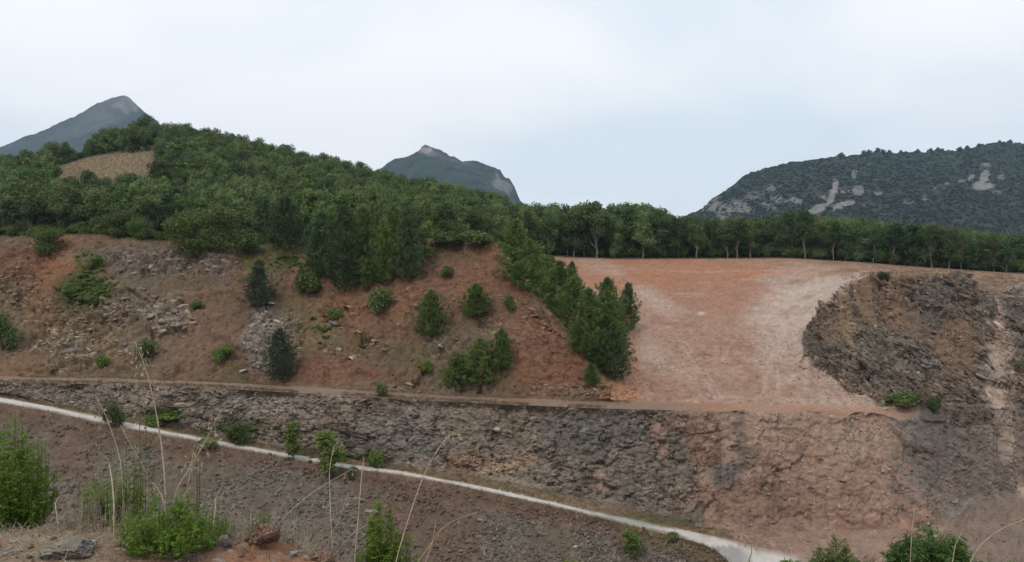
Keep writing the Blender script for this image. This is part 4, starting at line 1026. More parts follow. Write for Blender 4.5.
for a in [
    ('pine_tree', 'blue', 258, 307, 46, 34, 'small dark bluish pine alone on the left slope under the forest edge', 'pine tree'),
    ('pine_tree', 'blue', 281, 381, 52, 32, 'bluish pine standing on the bench track beside the grey block face', 'pine tree'),
    ('pine_tree', 'dense', 430, 339, 47, 38, 'bushy green pine in the middle of the slope, tallest of the separate ones', 'pine tree'),
    ('pine_tree', 'dense', 476, 319, 34, 36, 'low wide green pine under the red hollow of the ridge', 'pine tree'),
    ('pine_tree', 'pine', 320, 278, 64, 36, 'dark pine at the left of the pine group on the forest edge', 'pine tree'),
    ('pine_tree', 'pine', 345, 291, 84, 44, 'tallest dark pine of the group hanging over the brown slope', 'pine tree'),
    ('pine_tree', 'young', 382, 285, 64, 32, 'dark pine behind the lime poplar in the pine group', 'pine tree'),
    ('pine_tree', 'pine', 408, 283, 74, 38, 'dark pine at the right end of the pine group', 'pine tree'),
    ('pine_tree', 'young', 364, 266, 58, 32, 'paler pine rising between the dark ones of the group', 'pine tree'),
    ('pine_tree', 'pine', 285, 250, 52, 40, 'dark pine left of the pine group at the top of the slope', 'pine tree'),
    ('poplar_sapling', 'poplar', 365, 293, 38, 15, 'thin lime green poplar sapling in front of the dark pines', 'sapling'),
    ('poplar_sapling', 'poplar', 425, 262, 42, 18, 'pale green sapling with a thin grey stem at the right of the pine group', 'sapling'),
    ('pine_tree', 'dense', 457, 388, 34, 36, 'low pine at the left of the three pines above the bench track', 'pine tree'),
    ('pine_tree', 'dense', 480, 388, 48, 42, 'middle and largest pine of the three above the bench track', 'pine tree'),
    ('pine_tree', 'dense', 502, 372, 42, 30, 'right hand pine of the three above the bench track', 'pine tree'),
    ('pine_tree', 'young', 517, 283, 62, 50, 'broad green pine on the crest where the ridge starts to fall', 'pine tree'),
    ('pine_tree', 'young', 543, 300, 44, 38, 'green pine second from the top in the row down the ridge', 'pine tree'),
    ('pine_tree', 'young', 560, 318, 56, 46, 'wide green pine in the middle of the row down the ridge', 'pine tree'),
    ('pine_tree', 'pine', 572, 300, 38, 20, 'narrow dark pine peeping out against the red clay, upper of two', 'pine tree'),
    ('pine_tree', 'young', 590, 352, 62, 46, 'tall green pine at the left of the lowest ridge clump', 'pine tree'),
    ('pine_tree', 'young', 606, 345, 66, 40, 'tall green pine in the centre of the lowest ridge clump', 'pine tree'),
    ('pine_tree', 'pine', 627, 332, 48, 30, 'dark ragged pine standing out to the right against the red clay', 'pine tree'),
    ('pine_tree', 'pine', 615, 380, 56, 36, 'dark pine at the bottom right of the ridge clump', 'pine tree'),
    ('pine_tree', 'dense', 600, 371, 40, 34, 'green pine at the front of the lowest ridge clump', 'pine tree'),
    ('pine_tree', 'dense', 580, 356, 36, 30, 'small pine on the left flank of the lowest ridge clump', 'pine tree'),
    ('pine_tree', 'dense', 591, 385, 22, 20, 'smallest round pine at the very foot of the ridge clump', 'pine tree'),
    ('pine_tree', 'young', 530, 292, 52, 40, 'green pine squeezed between the crest pine and the row below it', 'pine tree'),
    ('pine_tree', 'young', 574, 332, 54, 42, 'green pine joining the upper row to the lowest ridge clump', 'pine tree'),
    ('pine_tree', 'young', 551, 292, 36, 26, 'pale green pine at the back of the row down the ridge', 'pine tree'),
    ('pine_tree', 'young', 611, 362, 58, 42, 'green pine inside the lowest ridge clump, right of its front pine', 'pine tree'),
    ('pine_tree', 'young', 333, 258, 50, 30, 'light green pine at the back of the pine group', 'pine tree'),
    ('pine_tree', 'young', 394, 258, 52, 30, 'light green pine at the back right of the pine group', 'pine tree'),
    ('shrub', 'dome', 186, 254, 46, 54, 'big bright green domed bush at the forest edge above the rocks', 'shrub'),
    ('shrub', 'dome', 222, 252, 50, 46, 'large round dull green bush right of the bright dome', 'shrub'),
    ('shrub', 'dome', 137, 240, 24, 26, 'small bright bush at the forest edge left of the bright dome', 'shrub'),
    ('shrub', 'dome', 118, 238, 30, 36, 'pale green bush at the forest edge left of the bright dome', 'shrub'),
    ('shrub', 'bush', 308, 294, 30, 26, 'round grey green shrub left of the tallest dark pine', 'shrub'),
    ('shrub', 'bush', 380, 313, 30, 26, 'compact pale tipped shrub under the lime sapling', 'shrub'),
    ('shrub', 'bush', 447, 278, 15, 14, 'small dark round shrub on the red soil near the crest', 'shrub'),
    ('shrub', 'bush', 510, 311, 20, 13, 'thin small shrub between the wide pine and the ridge row', 'shrub'),
    ('shrub', 'bush', 382, 396, 15, 13, 'small round shrub on the edge of the bench track', 'shrub'),
    ('shrub', 'lime', 426, 371, 13, 16, 'small bright shrub left of the three pines above the track', 'shrub'),
    ('shrub', 'lime', 335, 319, 14, 18, 'small bright bush growing among the grey rocks', 'shrub'),
    ('shrub', 'lime', 223, 360, 18, 22, 'yellow green tuft left of the grey block face', 'shrub'),
    ('shrub', 'bush', 145, 358, 22, 22, 'dark bush low on the left slope behind the tall grass head', 'shrub'),
    ('shrub', 'lime', 102, 367, 14, 14, 'small green tuft left of the dark bush on the left slope', 'shrub'),
    ('shrub', 'bush', 2, 350, 46, 26, 'green bush cut by the left edge, on the slope over the track', 'shrub'),
    ('shrub', 'bush', 196, 309, 12, 16, 'small dark tuft alone on bare soil right of the pale boulders', 'shrub'),
    ('shrub', 'dome', 48, 254, 28, 40, 'wide pale green shrub at the top of the left slope', 'shrub'),
    ('shrub', 'bush', 245, 254, 28, 30, 'round green shrub at the forest edge above the small bluish pine', 'shrub'),
    ('shrub', 'bush', 478, 246, 18, 34, 'low light green shrub on the crest left of the ridge pine', 'shrub'),
    ('shrub', 'bush', 450, 248, 20, 34, 'low light green shrub on the crest right of the pale sapling', 'shrub'),
    ('shrub', 'bush', 903, 407, 20, 34, 'grassy green shrub on the ledge under the dark outcrop', 'shrub'),
    ('shrub', 'bush', 934, 410, 17, 15, 'small dark green shrub on the ledge right of the grassy one', 'shrub'),
    ('shrub', 'bush', 883, 279, 10, 14, 'little olive shrub on the top edge of the dark outcrop', 'shrub'),
    ('shrub', 'bush', 112, 426, 28, 22, 'green bush on the far edge of the gravel road, leftmost', 'shrub'),
    ('shrub', 'lime', 165, 424, 14, 40, 'spreading bright green bush between road and rock face', 'shrub'),
    ('shrub', 'bush', 238, 444, 26, 26, 'olive bush on the far side of the gravel road', 'shrub'),
    ('poplar_sapling', 'poplar', 293, 459, 38, 19, 'upright green sapling at the foot of the grey face by the road', 'sapling'),
    ('poplar_sapling', 'poplar', 329, 477, 48, 30, 'leafy sapling covering part of the gravel road', 'sapling'),
    ('shrub', 'bush', 352, 478, 14, 12, 'small olive bush on the near edge of the gravel road', 'shrub'),
    ('shrub', 'lime', 375, 467, 20, 18, 'round bright bush on the far edge of the gravel road', 'shrub'),
    ('shrub', 'bush', 206, 448, 12, 22, 'flat bush spilling over the near edge of the gravel road', 'shrub'),
    ('poplar_sapling', 'poplar', 632, 557, 28, 22, 'small green sapling on the slope under the right end of the road', 'sapling'),
    ('shrub', 'bush', 672, 540, 10, 16, 'low olive bush on the slope right of the small sapling', 'shrub'),
    ]:
    grow(*a)
# herbs covering the gully under the wide pale shrub: nobody could count them
herb_model = grow('shrub', 'lime', 96, 268, 16, 18, 'bright green bush at the top of the green patch on the left slope', 'shrub')
hm = herb_model.children[0]
rg = np.random.default_rng(9)
pts = []
for cx, cy, rx, ry, n in [(100, 288, 18, 12, 46), (72, 290, 12, 10, 24), (90, 268, 10, 14, 20), (88, 300, 20, 5, 12), (292, 262, 24, 10, 24), (165, 414, 18, 6, 16), (240, 428, 22, 8, 24), (340, 458, 40, 5, 18), (150, 338, 6, 5, 4), (322, 330, 8, 12, 6)]:
    for _ in range(n * 3):
        a = rg.random() * 6.28; r = abs(rg.normal()) * .62; pts.append(ground_px(cx + rx * r * math.cos(a), cy + ry * r * math.sin(a)))
pts = np.array(pts); n = len(pts); s = rg.uniform(.2, .8, n)
scatter('ground_cover', pts - [0, 0, .1], np.stack([0 * s, 0 * s, rg.random(n) * 6.28], -1), np.stack([s * 1.2, s * 1.2, s * .6], -1), np.zeros(n), [hm], 'low green herbs covering damp patches of the quarry slopes', 'ground cover')

# dry grass: joined blades along track, verge and crest
def blades(name, pts, hgt, wd, mat, label, per=9, seed=0):
    rg = np.random.default_rng(seed); n = len(pts) * per
    c = np.repeat(pts, per, 0) + rg.normal(size=(n, 3)) * [.16, .16, 0]
    d = rg.normal(size=(n, 3)) * [.45, .45, .1] + [0, 0, 1]
    v = spikes(c - [0, 0, .05], d, hgt * rg.uniform(.5, 1.3, n), wd, rg)
    return tag(link(name, quadmesh(name, v), mat), label, 'grass', kind='stuff')
def band_pts(n, brow, u0, u1, cond, seed):
    rg = np.random.default_rng(seed); p, i, j = visible_pts(n, brow, u0, u1, cond, rg); return p
pt = np.concatenate([band_pts(5000, [3], -60, 735, lambda i, j: .4 + 0 * NA[i, j], 1), band_pts(5000, [5], -60, 700, lambda i, j: (np.where((tloc[i] < .3) | (tloc[i] > .85), 1, .05)) * (NCg[i, j] > .42), 2),
                     band_pts(16000, [1], -60, 760, lambda i, j: np.where(tloc[i] > .86, .75, .03) * (NA[i, j] < .62), 3)])
blades('dry_grass', pt, .32, .018, M_dry, 'dry brown grass along the edges of the road and the bench track', 7, 5)
pt = band_pts(16000, [7, 6], -60, 600, lambda i, j: (1 - ROCK[i, j]) * (NCg[i, j] > .48) * .5, 4)
blades('dry_grass', pt, .26, .016, M_dry, 'thin dry grass scattered on the brown upper slope', 5, 6)
pt = np.concatenate([band_pts(9000, [8, 9, 10], 840, 1084, lambda i, j: (NA[i, j] > .52) * .5, 5), band_pts(5000, [8], -60, 500, lambda i, j: .8 + 0 * NA[i, j], 6)])
blades('dry_grass', pt, .40, .03, M_dry, 'dry grass on the ground above the quarry edge', 5, 7)
pt = band_pts(60000, [11], 40, 170, lambda i, j: ((PYG[i, j] > 148) & (PYG[i, j] < 206)) * .5, 7)
blades('dry_grass', pt[::2], .5, .05, M_dry, 'browner tufts in the clearing on the wooded hill', 3, 18)
blades('dry_grass', pt[1::2], .5, .05, M_straw, 'dry grass of the clearing on the wooded hill', 3, 8)

# ------------------------------------------------------------------ forest
T_ = [make_broadleaf(600 + k, 10, [3.6, 4.2, 3.3, 3.9, 4.0, 3.4][k], 3000, .24, [.22, .10, .30, .02, .0, .14][k]) for k in range(6)]
low_ = [make_broadleaf(620 + k, 10, [4.3, 3.6, 4.6, 4.0, 3.2][k], 2300, .30, .02, [9, 12, 7, 14, 8][k]) for k in range(5)]
TV = {}
for k in range(6):
    TV[('edge', k)] = variant(T_[k], M_oakd if k % 3 else M_oak, M_bark)
for k in range(5):
    TV[('hill', k)] = variant(low_[k], [M_oak, M_oak, M_oak2, M_oak, M_pine2][k], M_darkbark)
rg = np.random.default_rng(33)
forest = []          # (u, Y, height, kind)
def in_clear(u, yb, yt): return 50 < u < 157 and yb > float(np.interp(u, [50, 55, 80, 100, 150, 157], [174, 168, 160, 156, 153, 153])) and yt < 181 and yb < 206
def try_add(u, Y, h, kind, dmin, lst):
    X = (u - 512) / F * Y
    for (q, qx, qy) in lst:
        if abs(qx - X) < dmin and abs(qy - Y) < dmin and (qx - X) ** 2 + (qy - Y) ** 2 < dmin * dmin: return False
    lst.append((None, X, Y)); g = ground_uY(u, Y)
    yb = HOR - g[2] * F / Y; yt = HOR - (g[2] + h * .92) * F / Y
    if in_clear(u, yb, yt): return False
    forest.append((u, Y, h, kind, g)); return True
acc = []
# front row on the clay plateau: trunks in view
u = 528.
while u < 1090:
    Yf = float(np.interp(u, Us, L6[1])); h = 12.2 * float(np.interp(u, [520, 560, 600, 650, 690, 750, 800, 830, 870, 900, 1024, 1090], [.8, .95, 1.05, .96, .80, .76, .98, .84, .8, .78, .62, .6]))
    try_add(u, Yf + 1.5 + rg.random() ** 2 * 7, h * rg.uniform(.72, 1.08), 'edge', 1.2, acc)
    u += rg.uniform(5, 22)
# front row at the top of the left slope
u = -70.
while u < 470:
    Yf = float(np.interp(u, Us, L5[1])) + 7
    try_add(u, Yf + rg.random() * 3, rg.uniform(5.5, 8.2), 'hill' if rg.random() < .7 else 'edge', 1.5, acc); u += rg.uniform(11, 22)
for _ in range(34000):
    u = rg.uniform(-90, 1110)
    if u > 505:
        Yf = float(np.interp(u, Us, L6[1])); Y = rg.uniform(Yf + 4, Yf + 62)
        h = 12.2 * float(np.interp(u, [520, 560, 600, 650, 690, 750, 800, 830, 870, 900, 1024, 1090], [.78, .92, 1.08, .98, .80, .76, .90, .84, .8, .78, .66, .6])) * rg.uniform(.88, 1.05)
        if u < 620 and Y > Yf + 20: h *= .8
    else:
        Yf = float(np.interp(u, Us, L5[1])) + 10 + max(0, (u - 420)) * .4; Yt = float(np.interp(u, Us, L7[1])) + 12
        Y = Yf + (Yt - Yf) * rg.random()
        h = rg.uniform(5.8, 9.2)
    try_add(u, Y, h, 'hill', 3.75 if u < 505 else 4.6, acc)
for u in np.arange(38, 152, 3.2):
    Yt = float(np.interp(u, Us, L7[1])) + rg.uniform(2, 9)
    forest.append((u, Yt, rg.uniform(5.2, 7.2), 'hill', ground_uY(u, Yt)))
# a few that stand up out of the skyline
SPECIAL = [(146, 297, 12.5, 'dark tall tree standing up on the hilltop above the clearing'), (134, 296, 10.5, 'dark tree at the left shoulder of the hilltop clump'), (182, 296, 9.5, 'tree on the skyline just right of the hilltop'),
           (207, 298, 10.5, 'dark spreading tree on the skyline right of the hilltop'), (232, 293, 10, 'pair forming dark tree on the falling skyline'), (243, 291, 9.6, 'dark narrow tree on the falling skyline'), (260, 290, 10.5, 'small isolated tree top poking over the skyline of the hill')]
for u_, Y_, h_, lb in SPECIAL: forest.append((u_, Y_, h_, 'hill', ground_uY(u_, Y_), lb))
forest.sort(key=lambda f: -(f[2] / f[1]) * (100 if len(f) > 5 else 1) * (1.6 if f[3] == 'edge' else 1))
print('forest', len(forest))
rest = {0: [], 1: [], 2: [], 3: [], 4: []}
def where_is(u, bins):
    for lim, txt in bins:
        if u < lim: return txt
    return bins[-1][1]
def area_label(u, Y, kind, k=0, h=0):
    a = area_label0(u, Y, kind)
    tone = 'pale green ' if (k == 2 if kind == 'hill' else k % 3 == 0) else 'dark green '
    if kind == 'hill' and u < 505: tone = ('tall ' if h > 8.4 else 'small ' if h < 6.7 else '') + tone
    elif u > 505: tone = ('tall ' if h > 11.6 else 'low ' if h < 9 else '') + tone
    if u > 505: w = where_is(u, [(600, ', near the ridge pines'), (690, ', left of the far ridge'), (780, ', below far ridge left end'), (850, ', below far pale scree'), (940, ', above the dark outcrop'), (9999, ', toward the right edge')])
    else: w = where_is(u, [(55, ', at the left edge'), (160, ', in front of the dry grass clearing' if Y < 270 else ', behind the dry grass clearing'), (225, ', right of the clearing'), (290, ', left of the pine group'), (350, ', behind the pine group\'s left half'), (440, ', behind the pine group\'s right half'), (9999, ', beside the clay ground')])
    return tone + a[0] + w, tone + a[1] + w
def area_label0(u, Y, kind):
    if kind == 'edge':
        if u > 505: return ('front row tree by clay ground', 'front row of trees along the clay ground') if u < 850 else ('tree of front row', 'front row of trees beyond the outcrop')
        return ('oak on forest edge', 'forest edge trees above the brown slope')
    if u > 505: return ('tree behind front row', 'trees behind the front row')
    if Y < 200: return ('tree low on wooded hill', 'lower trees of the wooded hill')
    return ('tree high on wooded hill', 'upper trees of the wooded hill')
first = {}
for n_i, f in enumerate(forest):
    u_, Y_, h_, kd, g = f[:5]
    if n_i < 300:
        k = int(rg.integers(0, 6 if kd == 'edge' else 5)); a, b = TV[(kd, k)]
        lb, gp = area_label(u_, Y_, kd, k, h_) if len(f) == 5 else (f[5], None)
        s = h_ / 10; w = s * rg.uniform(.70, 1.15) * (1.0 if kd == 'hill' else .9)
        o = plant('oak_tree', g - [0, 0, .15], [('crown', a, a.materials[0]), ('trunk', b, b.materials[0])], lb, 'tree', gp, (w, w, s))
        if kd == 'hill': first.setdefault(k, o)
    else:
        rest[int(rg.integers(0, 5))].append((g, h_ / 10))
mods = []; P_, R_, S_, I_ = [], [], [], []
for q, k in enumerate(sorted(first)):
    mods.append(first[k].children[0])
    for g, s in rest[k]:
        P_.append(g - [0, 0, .1]); R_.append((0, 0, rg.random() * 6.28)); w = s * rg.uniform(.75, 1.25); S_.append((w, w, s)); I_.append(q)
scatter('forest_trees', P_, R_, S_, I_, mods, 'the many further trees of the wooded hill and of the wood behind the clay ground', 'forest')
# undergrowth shading the foot of the wood
P_, S_ = [], []
for _ in range(900):
    u_ = rg.uniform(500, 1100); Yf = float(np.interp(u_, Us, L6[1])); P_.append(ground_uY(u_, Yf + rg.uniform(3.5, 22))); s = rg.uniform(1.5, 3.6); S_.append((s * 1.2, s * 1.2, s))
for _ in range(500):
    u_ = rg.uniform(-90, 500); Yf = float(np.interp(u_, Us, L5[1])); P_.append(ground_uY(u_, Yf + rg.uniform(5, 22))); s = rg.uniform(1.2, 3.0); S_.append((s * 1.2, s * 1.2, s))
um = [o for o in scene.objects if o.name.startswith('foliage') and o.material_slots and o.material_slots[0].material == M_bush and max(max(abs(q) for q in c) for c in o.bound_box) < 2][:2]
scatter('undergrowth', P_, np.stack([np.zeros(len(P_))] * 2 + [rg.random(len(P_)) * 6.28], -1), S_, rg.integers(0, len(um), len(P_)), um, 'dark bushes growing under the trees of the forest edge', 'undergrowth')

# far ridge: woodland as a mass, crest trees one by one
RP, RU, Ruu, Rvv, Rc = RM
far_t = make_broadleaf(640, 10, 4.6, 260, .95, .0, 6)
fa, fb_ = variant(far_t, M_far, M_darkbark)
crest_row = RP[149]; cu = Ruu[149]
ridge_models = []
for k, (uc, hh_) in enumerate([(842, 6.5), (864, 6), (869, 7), (878, 7.5), (884, 7), (890, 6), (901, 5), (917, 5), (931, 5.5), (938, 5), (960, 6), (968, 5), (978, 4.5), (999, 5), (1010, 5)]):
    j = int(np.argmin(abs(cu - uc))); g = crest_row[j]; s = hh_ * g[1] / F / 10 * 1.05
    lb = 'tiny dark tree standing on the crest of the far wooded ridge'
    o = plant('oak_tree', g - [0, 0, s * 4.6], [('crown', fa, fa.materials[0]), ('trunk', fb_, fb_.materials[0])], lb, 'tree', 'trees along the crest of the far ridge', (s * 1.35, s * 1.35, s * .95))
    ridge_models.append(o.children[0])
rg = np.random.default_rng(44)
n = 52000; i = rg.integers(8, 150, n); j = rg.integers(0, RP.shape[1], n)
lum = Rc[i, j].max(1); k = (lum < np.where(rg.random(n) < .45, .16, .075)) & (Ruu[i, j] > 640) & (Ruu[i, j] < 1150) & (Rvv[i, j] < 250) & (rg.random(n) < np.clip(.4 + (Rvv[i, j] - 150) / 100, .35, 1)); i, j = i[k], j[k]; n = len(i)
s = rg.uniform(.28, .55, n); print('ridge wood', n)
scatter('ridge_woodland', RP[i, j] - [0, 0, 2.6], np.stack([0 * s, 0 * s, rg.random(n) * 6.28], -1), np.stack([s * 1.55, s * 1.55, s * .8], -1), np.zeros(n), ridge_models[:1], 'dense dark woodland covering the far ridge at the right', 'woodland')

# ------------------------------------------------------------------ near bank: rocks, herbs, dry stalks
def near_pt(u, y):
    for Y in np.arange(3.0, 9, .01):
        X = (u - 512) / F * Y; z = bank_z(X, Y)
        if HOR - z * F / Y <= y: return np.array([X, Y, z])
    Y = 4.6; X = (u - 512) / F * Y; return np.array([X, Y, bank_z(X, Y)])
def make_rough(seed):
    me = make_stone(seed, .8, 4); n = len(me.vertices); c = np.zeros(n * 3); me.vertices.foreach_get('co', c); c = c.reshape(-1, 3)
    v, e, h = facets(c + .1 * fbm(c, 3, 3, seed)[:, None], 2.2, seed, .6); d = .16 * v + .07 * fbm(c, 5, 4, seed, .6) - .06 * np.exp(-(e / .06) ** 2)
    c = c * (1 + d)[:, None]; me.vertices.foreach_set('co', c.ravel()); return me
rough = {}
for q_, (kk_, mt_) in enumerate([('g', M_stone), ('r', M_redstone), ('p', M_palestone)]):
    rough[kk_] = []
    for z_ in range(2):
        me = make_rough(800 + q_ * 2 + z_); me.materials.append(mt_); rough[kk_].append(me)
def near_rock(u, y, w, h, kind, label, group=None):
    g = near_pt(u, y); m = g[1] / F
    me = random.choice(rough[kind])
    return tag(link('rock', me, None, None, (g[0], g[1], g[2] + h * m * .2), (random.uniform(-.15, .15), random.uniform(-.15, .15), random.uniform(-.4, .4)), (w * m * .5, w * m * .4, h * m * .62)), label, 'rock', group)
near_rock(72, 556, 64, 20, 'g', 'large flat dark grey rock half sunk in the near bank')
near_rock(85, 548, 30, 10, 'p', 'pale top slab leaning on the large flat grey rock')
near_rock(225, 548, 24, 16, 'g', 'greenish grey rock at the left end of the red clay bank')
near_rock(262, 548, 46, 22, 'r', 'big smooth reddish rock bedded in the clay bank')
near_rock(318, 556, 40, 26, 'r', 'crumbling orange clay lump at the right end of the bank')
near_rock(292, 556, 14, 10, 'p', 'small pale rock between the reddish rock and the clay lump')
near_rock(290, 545, 10, 6, 'p', 'tiny flat pale rock on top of the clay bank')
for u_, y_, w_ in [(52, 540, 9), (30, 549, 8), (28, 559, 9), (118, 547, 10), (116, 536, 7), (100, 530, 8), (210, 534, 9), (250, 534, 8), (300, 541, 8), (70, 530, 8), (12, 543, 9), (8, 556, 10), (135, 540, 8), (275, 537, 9), (232, 537, 8), (240, 557, 9)]:
    near_rock(u_, y_, w_, w_ * .6, random.choice('gprr'), 'small pale stone lying loose on the near bank', 'small stones on the near bank')
# gravel, uncountable
rg = np.random.default_rng(61); n = 3500
X = rg.uniform(-3.3, -.7, n); Y = rg.uniform(3.5, 4.75, n); Z = np.array([bank_z(a, b) for a, b in zip(X, Y)]); s = .003 + .012 * rg.random(n) ** 3
small_models = [o for o in scene.objects if o.name.startswith('rock')][-6:]
scatter('gravel', np.stack([X, Y, Z], -1), rg.uniform(-3, 3, (n, 3)), np.stack([s, s * .8, s * .6], -1), rg.integers(0, 6, n), small_models, 'fine gravel and crumbs of clay on the near bank', 'gravel')

def make_herb(seed, H, W, stems, per, leaf, aspect=.4, bushy=1., lean=0):
    """stems from one foot, with many short side shoots that fill a rounded mass; small leaves along all"""
    rg = np.random.default_rng(seed); paths = []; cc, dd_ = [], []
    def along(s0, mid, e, n, w=.75):
        t = (rg.random(n) ** w)[:, None]; p = (1 - t) ** 2 * s0 + 2 * t * (1 - t) * mid + t * t * e
        ra = rg.random((n, 1)) * 6.28; off = np.concatenate([np.cos(ra), np.sin(ra), np.full((n, 1), .35)], 1)
        cc.append(p + off * leaf * .8 * bushy); dd_.append(rg.normal(size=(n, 3)) * .6 + [0, 0, .6] + off * .3)
    for k in range(stems):
        a = rg.random() * 6.28; r = W * .5 * math.sqrt(rg.random()); h = H * rg.uniform(.35, 1) * (1 - .5 * (2 * r / W) ** 2)
        e = np.array([math.cos(a) * r + lean * h, math.sin(a) * r, h]); s0 = np.array([math.cos(a) * r * .4, math.sin(a) * r * .4, -.03])
        mid = (s0 + e) / 2 + np.array([math.cos(a) * r * .3, math.sin(a) * r * .3, h * .05])
        paths.append(([s0, mid, e], [.0026, .0020, .001]))
        along(s0, mid, e, per // 2)
        if W < .12: along(s0, mid, e, per // 2); continue
        for q in range(3):
            f = rg.uniform(.2, .95); b = (1 - f) ** 2 * s0 + 2 * f * (1 - f) * mid + f * f * e
            d = rg.normal(size=3) * [1, 1, .4] + [0, 0, .55]; d /= np.linalg.norm(d); l = rg.uniform(.08, .2) * min(H, W)
            e2 = b + d * l; m2 = (b + e2) / 2 + [0, 0, -.1 * l]
            paths.append(([b, m2, e2], [.0014, .001, .0006])); along(b, m2, e2, per // 4, .9)
    c = np.concatenate(cc); d = np.concatenate(dd_)
    return quadmesh('herb_leaves', leafquads(c, d, leaf * rg.uniform(.5, 1.2, len(c)), aspect, rg)), tubes('herb_stems', paths, 3)
def herb(u, ybase, Y, hpx, wpx, seed, stems, per, leaf, mat, label, aspect=.4, name='herb_clump', cat='plant', stem=None, lean=0):
    X = (u - 512) / F * Y; z = bank_z(X, Y) - .01
    ztop = (HOR - (ybase - hpx)) / F * Y
    H = max(ztop - z, .1); W = wpx / F * Y
    a, b = make_herb(seed, H, W, stems, per, leaf, aspect, lean=lean); a.materials.append(mat); b.materials.append(stem or mat)
    return plant(name, (X, Y, z), [('foliage', a, mat), ('stem', b, stem or mat)], label, cat, None, (1, 1, 1), 0)
herb(166, 562, 4.15, 78, 84, 701, 150, 76, .0085, M_herb, 'dense feathery green herb clump in the middle of the near bank')
herb(190, 560, 4.3, 46, 70, 702, 70, 56, .008, M_herb, 'lower spreading part of greenery right behind the feathery clump')
herb(12, 522, 4.75, 116, 78, 703, 200, 84, .010, M_herb, 'tall bright green bush at the left edge of the near bank', .45)
herb(-22, 520, 4.9, 110, 60, 704, 120, 60, .0085, M_herb, 'second green bush mostly cut off by the left edge', .45)
herb(380, 566, 5.0, 84, 46, 705, 130, 80, .011, M_herb, 'bright green upright shrub in front of the rubble slope', .5)
herb(398, 566, 5.1, 48, 60, 706, 110, 60, .010, M_herb, 'lower skirt of bright leaves right of the upright shrub', .5)
herb(440, 566, 5.4, 26, 70, 707, 90, 50, .009, M_herb, 'low green weeds at the bottom edge right of the upright shrub', .5)
herb(104, 515, 4.62, 74, 46, 708, 50, 60, .008, M_herb, 'sparse greyish green weed with thin stems on the bank edge', .5, stem=M_deadstem)
herb(145, 520, 4.6, 120, 22, 709, 12, 70, .007, M_bush, 'tall thin green weed stem rising above the feathery clump', .5)
herb(196, 515, 4.6, 118, 14, 710, 4, 40, .0045, M_bush, 'single slim green weed right of the tall grass head', .5)
herb(262, 530, 4.7, 26, 32, 711, 50, 46, .007, M_lime, 'small yellow green tuft on the clay bank', .4)
herb(215, 530, 4.55, 22, 40, 712, 60, 36, .006, M_herb, 'low green weeds between the feathery clump and the clay bank', .4)
herb(268, 560, 4.15, 12, 8, 713, 8, 14, .004, M_herb, 'tiny green sprout in front of the big reddish rock', .4)
herb(932, 600, 7.2, 76, 84, 714, 260, 90, .034, M_herb2, 'dark leafy bush at the bottom right of the view', .2, 'leafy_bush', 'bush')
herb(950, 600, 7.4, 60, 60, 720, 140, 90, .032, M_herb2, 'lower right shoulder of the dark leafy bush', .2, 'leafy_bush', 'bush')
herb(836, 600, 9.5, 64, 52, 715, 200, 60, .024, M_bush, 'olive bush at the bottom edge left of the dark leafy bush', .4, 'leafy_bush', 'bush')
herb(792, 600, 9.5, 44, 34, 716, 120, 60, .02, M_herb, 'small green bush top at the bottom edge beside the road end', .4, 'leafy_bush', 'bush')
herb(572, 600, 8.5, 50, 26, 717, 60, 50, .018, M_herb, 'green bush top just showing at the bottom edge in the middle', .4, 'leafy_bush', 'bush')
herb(880, 600, 9.0, 48, 60, 718, 120, 40, .016, M_dry, 'dry brownish weeds between the two bushes at the bottom right', .3, 'dry_weeds', 'plant', stem=M_straw)
herb(1004, 600, 8.2, 50, 50, 719, 70, 30, .016, M_bush, 'thin green weeds at the bottom right corner', .3, 'weeds', 'plant', stem=M_straw)
herb(102, 522, 4.5, 22, 70, 721, 90, 16, .004, M_deadstem, 'brown dead brush on the near bank between the two green clumps', .3, 'dead_brush', 'plant', stem=M_deadstem)
rg = np.random.default_rng(90)
pt = np.stack([rg.uniform(-3.2, -.95, 900), rg.uniform(3.75, 4.7, 900), np.zeros(900)], -1); pt = pt[fbm(pt, 2.2, 3, 5) > -.05]
pt[:, 2] = [bank_z(a, b) for a, b, _ in pt]
v_ = np.repeat(pt, 5, 0) + rg.normal(size=(len(pt) * 5, 3)) * [.03, .03, .0]
tag(link('dry_litter', quadmesh('dry_litter', spikes(v_, rg.normal(size=v_.shape) * [1, 1, .25] + [0, 0, .35], rg.uniform(.02, .09, len(v_)), .0016, rg)), M_straw), 'dry grass litter and short dead blades on the near bank', 'dry grass', kind='stuff')
for k, (u_, yb_, h_, w_) in enumerate([(82, 524, 40, 34), (128, 528, 34, 30), (240, 534, 26, 30), (275, 540, 24, 26), (40, 528, 14, 40)]):
    herb(u_, yb_, 4.5 + .04 * k, h_, w_, 740 + k, 34, 14, .0045, [M_deadstem, M_dry, M_straw, M_straw, M_dry][k], ['tangle of brown dead twigs left of the thick pale stalk', 'tangle of dry stems between the thick pale stalk and the feathery clump', 'dry weed tangle behind the greenish grey rock', 'dry weed tangle on the crest of the clay bank', 'low dry grass in front of the tall bright green bush'][k], .25, 'dry_weeds', 'plant', stem=M_deadstem)
for k, (u_, yb_, h_, w_) in enumerate([(112, 512, 52, 30), (130, 508, 70, 22)]):
    herb(u_, yb_, 4.7 + .05 * k, h_, w_, 750 + k, 40, 70, .0085, M_herb, ['leafy green weed behind the thick pale stalk', 'slim green weed left of the tallest oat stalk'][k], .5)
herb(62, 534, 4.35, 14, 60, 722, 50, 16, .005, M_dry, 'dry grass tuft beside the large flat grey rock', .2, 'dry_grass_tuft', 'plant', stem=M_straw)
